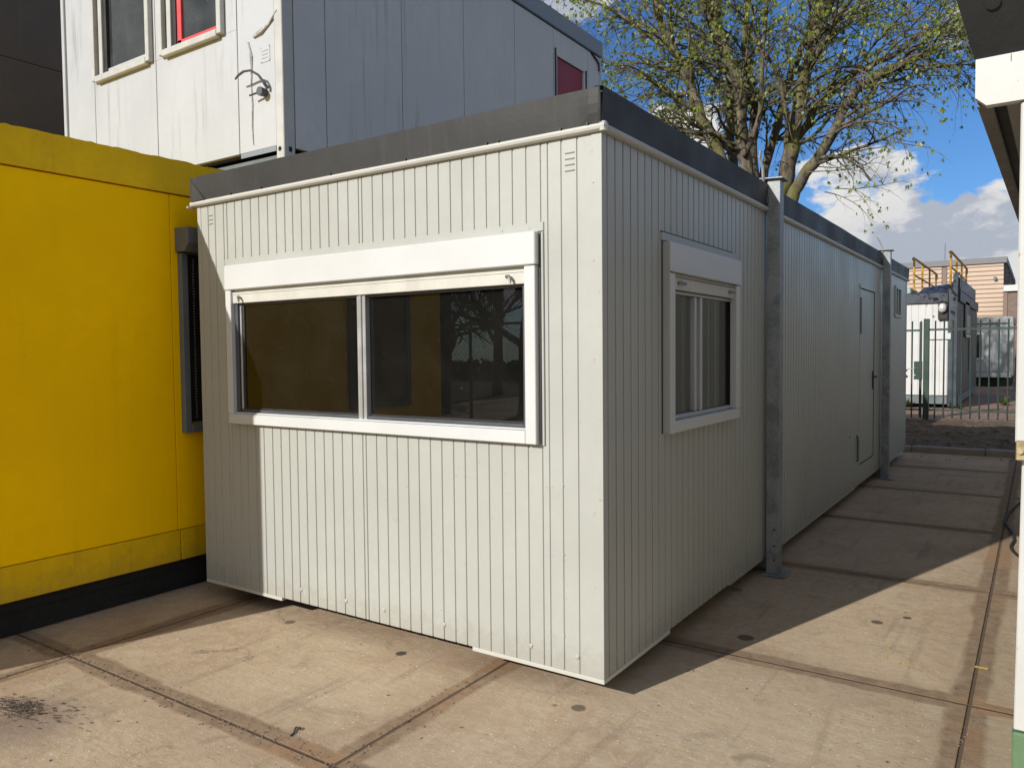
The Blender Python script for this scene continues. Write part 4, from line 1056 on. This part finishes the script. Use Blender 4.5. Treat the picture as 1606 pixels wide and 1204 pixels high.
L2=[(-3.37,12.6,4.45),(-3.59,12.6,5.46),(-3.63,12.6,6.27),(-3.64,12.6,7.19),(-3.82,12.6,7.95),(-3.89,12.6,8.76),(-3.97,12.6,9.55),(-4.1,12.7,10.6)]
L3=[(-2.87,11.8,4.28),(-3.07,11.8,5.06),(-3.13,11.8,5.82),(-3.18,11.8,6.58),(-3.37,11.8,7.19),(-3.56,11.8,7.78),(-3.88,11.8,8.35),(-4.14,11.8,9.03),(-4.3,11.6,10.2)]
L4=[(-3.07,12.9,4.46),(-3.26,12.9,5.54),(-3.23,12.9,6.4),(-3.33,12.9,7.21),(-3.42,12.9,7.83),(-3.36,12.9,8.73),(-3.41,12.9,9.76),(-3.3,13,11)]
L5=[(-3.09,13.2,4.5),(-3.12,13.2,5.2),(-2.88,13.2,6.03),(-2.71,13.2,6.68),(-2.53,13.2,7.31),(-2.3,13.2,7.8),(-2.08,13.2,8.39),(-1.94,13.2,8.97),(-1.8,13.4,10)]
L6=[(-2.56,12.2,4.12),(-2.43,12.2,4.82),(-2.32,12.2,5.55),(-2.16,12.2,6.2),(-2.08,12.2,6.75),(-1.94,12.2,7.17),(-1.85,12.2,7.65),(-1.74,12.2,8.06),(-1.66,12.2,8.85),(-1.6,12.3,10.4)]
L7=[(-2.36,11.9,4.06),(-2.19,11.9,4.51),(-1.92,11.9,4.92),(-1.54,11.9,5.42),(-1.3,11.9,5.97),(-1.0,11.9,6.29),(-.61,11.9,6.47),(-.18,11.9,6.59),(.14,11.9,6.63)]
L8=[(-2.42,12.6,5.65),(-2.19,12.6,5.85),(-1.93,12.6,6.26),(-1.54,12.6,6.59),(-1.07,12.6,6.82),(-.61,12.6,6.94),(-.22,12.6,7.18),(.21,12.6,7.29)]
L9=[(-3.26,11.3,5.61),(-3.67,11.3,5.77),(-4.27,11.3,5.9),(-4.67,11.3,6.15),(-5.08,11.3,6.28)]
L10=[(-3.98,11.5,6.57),(-4.48,11.5,6.72),(-5.03,11.5,7.15),(-5.59,11.5,7.45),(-6.11,11.5,7.69)]
L11=[(-2.0,12.2,6.9),(-1.6,12.0,7.4),(-1.1,11.8,7.9),(-.5,11.7,8.4),(.1,11.6,8.7)]
L12=[(-4.3,11.4,7.4),(-4.9,11.2,7.9),(-5.6,11.1,8.5),(-6.4,11.0,8.9)]
L13=[(-3.05,11.7,5.3),(-2.7,11.5,6.0),(-2.6,11.3,6.9),(-2.5,11.2,7.8),(-2.55,11.1,8.8),(-2.4,11.0,9.8)]
L14=[(-2.3,12.0,5.6),(-2.35,11.7,6.4),(-2.5,11.5,6.9),(-2.9,11.4,7.6),(-3.0,11.3,8.6)]
L15=[(-3.2,11.9,6.3),(-2.9,12.1,6.5),(-2.5,12.3,6.7),(-2.2,12.3,6.72)]
rads = {0:.155,1:.13,2:.17,3:.125,4:.11,5:.19,6:.145,7:.09,8:.045,9:.05,10:.06,11:.05,12:.055,13:.05,14:.045}
trunk_top = Vector((-2.8, 12.2, 1.7))
T1.wood.tube([base+Vector((0,0,-.2)), base+Vector((0,0,.4)), Vector((-2.78,12.2,1.1)), trunk_top, Vector((-2.8,12.2,2.5))], [.75,.58,.50,.50,.42], 16)
allL = [L1,L2,L3,L4,L5,L6,L7,L8,L9,L10,L11,L12,L13,L14,L15]
for i, Lm in enumerate(allL):
    pts = list(Lm)
    if i <= 6: pts = [tuple(trunk_top+Vector((0,0,.1))+ (Vector(Lm[0])-trunk_top)*.12)] + [tuple(trunk_top.lerp(Vector(Lm[0]), .6)+Vector((0,0,-.1)))] + pts
    P, R_ = T1.limb(pts, rads[i], rads[i]*.30)
    n = len(P); total = sum((P[k+1]-P[k]).length for k in range(n-1))
    cen = Vector((-2.8,12.2,0))
    nb = int(total*2.9)
    for q in range(nb):
        t = (.34 if i <= 6 else .12)+(.66 if i <= 6 else .88)*(q+T1.r.random())/nb; k = min(n-2, int(t*(n-1))); p = P[k]
        if p.z < 5.0: continue
        dd = (P[k+1]-P[k]).normalized(); out = Vector((p.x-cen.x, p.y-cen.y, 0)); out = out.normalized() if out.length > .2 else rnd_perp(T1.r, dd)
        nd = (dd*.5+rnd_perp(T1.r, dd)*.75+out*.55+Vector((0,0,.12))).normalized()
        Lb = T1.r.uniform(1.1, 2.3)*(1. if p.z < 8 else .8)
        T1.branch(p, nd, Lb, max(.012, min(.036, R_[k]*.38)), 1, 3, .75)
    T1.tips.append((P[-1], (P[-1]-P[-2]).normalized()))
# long drooping outer sprays on the right
for k in range(16):
    p = Vector((T1.r.uniform(-.9,.2), T1.r.uniform(11.4,12.8), T1.r.uniform(6.3,7.4)))
    T1.branch(p, Vector((T1.r.uniform(.3,1.),T1.r.uniform(-.4,.4),T1.r.uniform(-.2,.3))), T1.r.uniform(1.3,2.2), .016, 1, 3, 1.25)
for k in range(7):
    p = Vector((T1.r.uniform(-2.1,-1.5), T1.r.uniform(11.4,12.4), T1.r.uniform(4.4,5.6)))
    T1.branch(p, Vector((1.,T1.r.uniform(-.3,.3),T1.r.uniform(-.35,.2))), T1.r.uniform(1.0,1.7), .013, 1, 3, .5)
tree = thing('chestnut_tree', 'large spreading many-stemmed chestnut tree in young leaf behind the grey cabin', 'tree', tuple(base))
T1.wood.build('trunk', M['bark'], tree, smooth=True, recalc=False)
T1.twig.build('twigs', M['bark'], tree, recalc=False)
lv = MB(); r = random.Random(3)
for (p, d) in T1.tips:
    if p.y < 6: continue
    for q in range(r.choice((1,2,2,3)) if p.z > 6.2 else r.choice((0,1,1,2))):
        palmate(lv, p+Vector((r.uniform(-.03,.03), r.uniform(-.03,.03), r.uniform(-.03,.03))), rnd_perp(r, d)*.7+d*.5, r, r.uniform(.05,.098))
crown = lv.build('crown', M['leaf'], tree, recalc=False)
tree.location = (-4.33, 17.72, -.59); tree.scale = (1.36, 1.36, 1.36)
print('TREE tips', len(T1.tips), 'leaf quads', len(lv.f), 'wood', len(T1.wood.f), 'twig', len(T1.twig.f))

# ================================================================== BEHIND THE CAMERA (seen in the big pane)
def baretree(x, y, h, seed, label):
    t_ = Tree(seed); t = thing('bare_tree', label, 'tree', (x, y, 0), 'bare trees across the road behind the camera')
    r = t_.r
    P, R_ = t_.limb([(x,y,-.1),(x+.1,y,h*.25),(x+.2,y+.1,h*.5),(x+.1,y,h*.75),(x,y,h)], .22, .05)
    for q in range(20):
        k = int(len(P)*(.20+.76*q/20)); p = P[min(k,len(P)-1)]
        a = q*2.4; t_.branch(p, Vector((math.cos(a)*.8, math.sin(a)*.8, .85)), h*.42*(1.1-.5*q/20), (.10 if q < 5 else .06)*(1-.5*q/20), 0, 3, .06, .75)
    t_.wood.build('trunk', M['bark'], t, smooth=True, recalc=False); t_.twig.build('twigs', M['bark'], t, recalc=False)
baretree(-9.3, -13.5, 8.5, 31, 'bare tree mirrored at the right of the big pane')
baretree(-11.6, -13, 8, 32, 'bare tree mirrored near the middle of the big pane')
baretree(-15.5, -21, 9.5, 33, 'bare tree farther back beyond the mirrored wire fence')
wf = thing('wire_fence', 'grey wire mesh fence across the yard entrance behind the camera', 'fence', (-10, -9.5, 0))
m = MB()
for i in range(14): m.tube([(-22+2*i,-9.5,0),(-22+2*i,-9.5,2.2)], .035, 6)
m.tube([(-22,-9.5,2.2),(4,-9.5,2.2)], .028, 6); m.build('posts', M['alu_dark'], wf)
m = MB()
for i in range(240):
    x = -22+.11*i; m.tube([(x,-9.5,.1),(x+2.1,-9.5,2.2)], .0035, 3, cap=False); m.tube([(x+2.1,-9.504,.1),(x,-9.504,2.2)], .0035, 3, cap=False)
m.build('mesh', M['alu_dark'], wf)
hg = MB(); r = random.Random(8)
for k in range(5000):
    x = r.uniform(-45,12); hh = 1.1+.5*mnoise.noise(Vector((x*.25,0,0))); y = -34+r.uniform(-1.5,1.5); z = r.uniform(0,hh); s_ = r.uniform(.08,.3)
    a = r.uniform(0,6.28); b_ = r.uniform(-1,1)
    hg.quad([(x-s_*math.cos(a),y-s_*math.sin(a),z-s_*b_),(x+.1,y,z-s_*.6),(x+s_*math.cos(a),y+s_*math.sin(a),z+s_*b_),(x-.1,y,z+s_*.6)])
tag(hg.build('hedge', painted('dark_hedge', (.035,.04,.025), .9, .3, 2.), recalc=False), 'long dark hedge behind the bare trees opposite the yard', 'hedge')

# ================================================================== LIGHT, SKY, CAMERA
sunv = Vector((.307, 1., -.54)).normalized()
sl = D.lights.new('sun', 'SUN'); sl.energy = 5.0; sl.angle = math.radians(.5); sl.color = (1., .965, .905)
so = D.objects.new('sun', sl); COL.objects.link(so); so.rotation_euler = sunv.to_track_quat('-Z', 'Y').to_euler(); so.location = (-5, -15, 12)
wd = D.worlds.new('World'); S.world = wd; wd.use_nodes = True; T = NT(wd.node_tree); T.N.clear()
out = T.n('ShaderNodeOutputWorld'); sky = T.n('ShaderNodeTexSky', sky_type='NISHITA'); sky.sun_disc = False
sky.sun_elevation = math.asin(-sunv.z); sky.sun_rotation = math.atan2(-sunv.x, -sunv.y); sky.air_density = 1.0; sky.dust_density = .6; sky.ozone_density = 2.2
tc = T.n('ShaderNodeTexCoord'); v = tc.outputs['Generated']
def direction(az, el):
    a, e = math.radians(az), math.radians(el); return (math.sin(a)*math.cos(e), math.cos(a)*math.cos(e), math.sin(e))
def shifted(vec, off):
    o = T.n('ShaderNodeVectorMath', operation='ADD'); T.L.new(vec, o.inputs[0]); o.inputs[1].default_value = off; return o.outputs[0]
vs = T.vscale(v, (1., 1., 1.9))
def dens(vec):
    a = T.noise(vec, 5.2, 10, .60, .2); return a
n0 = dens(vs); n1 = dens(shifted(vs, (-.02, -.03, .065)))
sx = T.n('ShaderNodeSeparateXYZ'); T.L.new(v, sx.inputs[0])
# cloud banks placed by compass direction (azimuth, elevation, size, weight)
bias = None  # unseen banks behind the camera are added for neutral fill light
for (az, el, rx, ry, amp) in ((-3,7.2,8.,2.5,.36), (-12,5.,7,2.2,.30), (-25,12.,5.6,4.4,.35), (-33,9,9,5,.30), (-11.,12.0,3.6,1.1,.22), (1.,13.,2.2,1.8,.24), (-50,20,22,14,.12), (24,14,14,9,.25), (-144,22,60,26,.26), (120,30,60,30,.27), (180,50,60,24,.22), (-80,28,30,14,.22), (-33,22,3.5,1.6,.22)):
    dv = Vector(direction(az, el)); rt = Vector(direction(az+90, 0)); up = rt.cross(dv)
    if up.z < 0: up = -up
    def dot(vv):
        o = T.n('ShaderNodeVectorMath', operation='DOT_PRODUCT'); T.L.new(v, o.inputs[0]); o.inputs[1].default_value = vv; return o.outputs['Value']
    a = T.math('DIVIDE', dot(rt), math.sin(math.radians(min(rx,60)))); b = T.math('DIVIDE', dot(up), math.sin(math.radians(min(ry,60))))
    q = T.math('ADD', T.math('MULTIPLY', a, a), T.math('MULTIPLY', b, b))
    gss = T.math('MULTIPLY', T.math('EXPONENT', T.math('MULTIPLY', q, -.7)), amp)
    gss = T.math('MULTIPLY', gss, T.ramp(dot(dv), 0., .3, 0., 1.))
    bias = gss if bias is None else T.math('ADD', bias, gss)
den = T.math('ADD', n0, bias); den1 = T.math('ADD', n1, bias)
mask = T.ramp(den, .655, .715)
lit = T.ramp(T.math('SUBTRACT', den, den1), -.05, .07)
thick = T.ramp(den, .66, .95)
cc = T.mix(lit, (.66,.73,.86), (1.2,1.19,1.17)); cc = T.mix(T.math('MULTIPLY', thick, .22), cc, (.62,.68,.80))
mulk = T.n('ShaderNodeVectorMath', operation='SCALE'); T.L.new(cc, mulk.inputs[0]); mulk.inputs['Scale'].default_value = 6.4
skyc = T.mix(1., sky.outputs[0], (.46,.76,1.13), 'MULTIPLY')
fin = T.mix(T.math('MULTIPLY', mask, T.ramp(sx.outputs[2], -.02, .02)), skyc, mulk.outputs[0])
bg = T.n('ShaderNodeBackground', inp={'Strength': .102}); T.L.new(fin, bg.inputs[0]); T.L.new(bg.outputs[0], out.inputs[0])

cam = D.cameras.new('camera'); co = D.objects.new('camera', cam); COL.objects.link(co); S.camera = co
cam.sensor_fit = 'HORIZONTAL'; cam.sensor_width = 36.; cam.lens = 36.*1216.07/1606.; cam.clip_start = .05; cam.clip_end = 1500.
yaw, pitch, roll = CAMROT = (-.59665, -.04160, -.00986)
F = Vector((math.sin(yaw)*math.cos(pitch), math.cos(yaw)*math.cos(pitch), math.sin(pitch)))
r0 = Vector((math.cos(yaw), -math.sin(yaw), 0)); u0 = r0.cross(F)
rr = r0*math.cos(roll)+u0*math.sin(roll); uu = -r0*math.sin(roll)+u0*math.cos(roll)
co.matrix_world = Matrix(((rr.x, uu.x, -F.x, 1.638), (rr.y, uu.y, -F.y, -3.143), (rr.z, uu.z, -F.z, 1.64), (0,0,0,1)))
S.view_settings.view_transform = 'Standard'; S.view_settings.look = 'None'; S.view_settings.gamma = 1.; S.view_settings.exposure = 0.
S.render.engine = 'CYCLES'
S.cycles.caustics_reflective = False; S.cycles.caustics_refractive = False; S.cycles.transparent_max_bounces = 16; S.cycles.max_bounces = 8
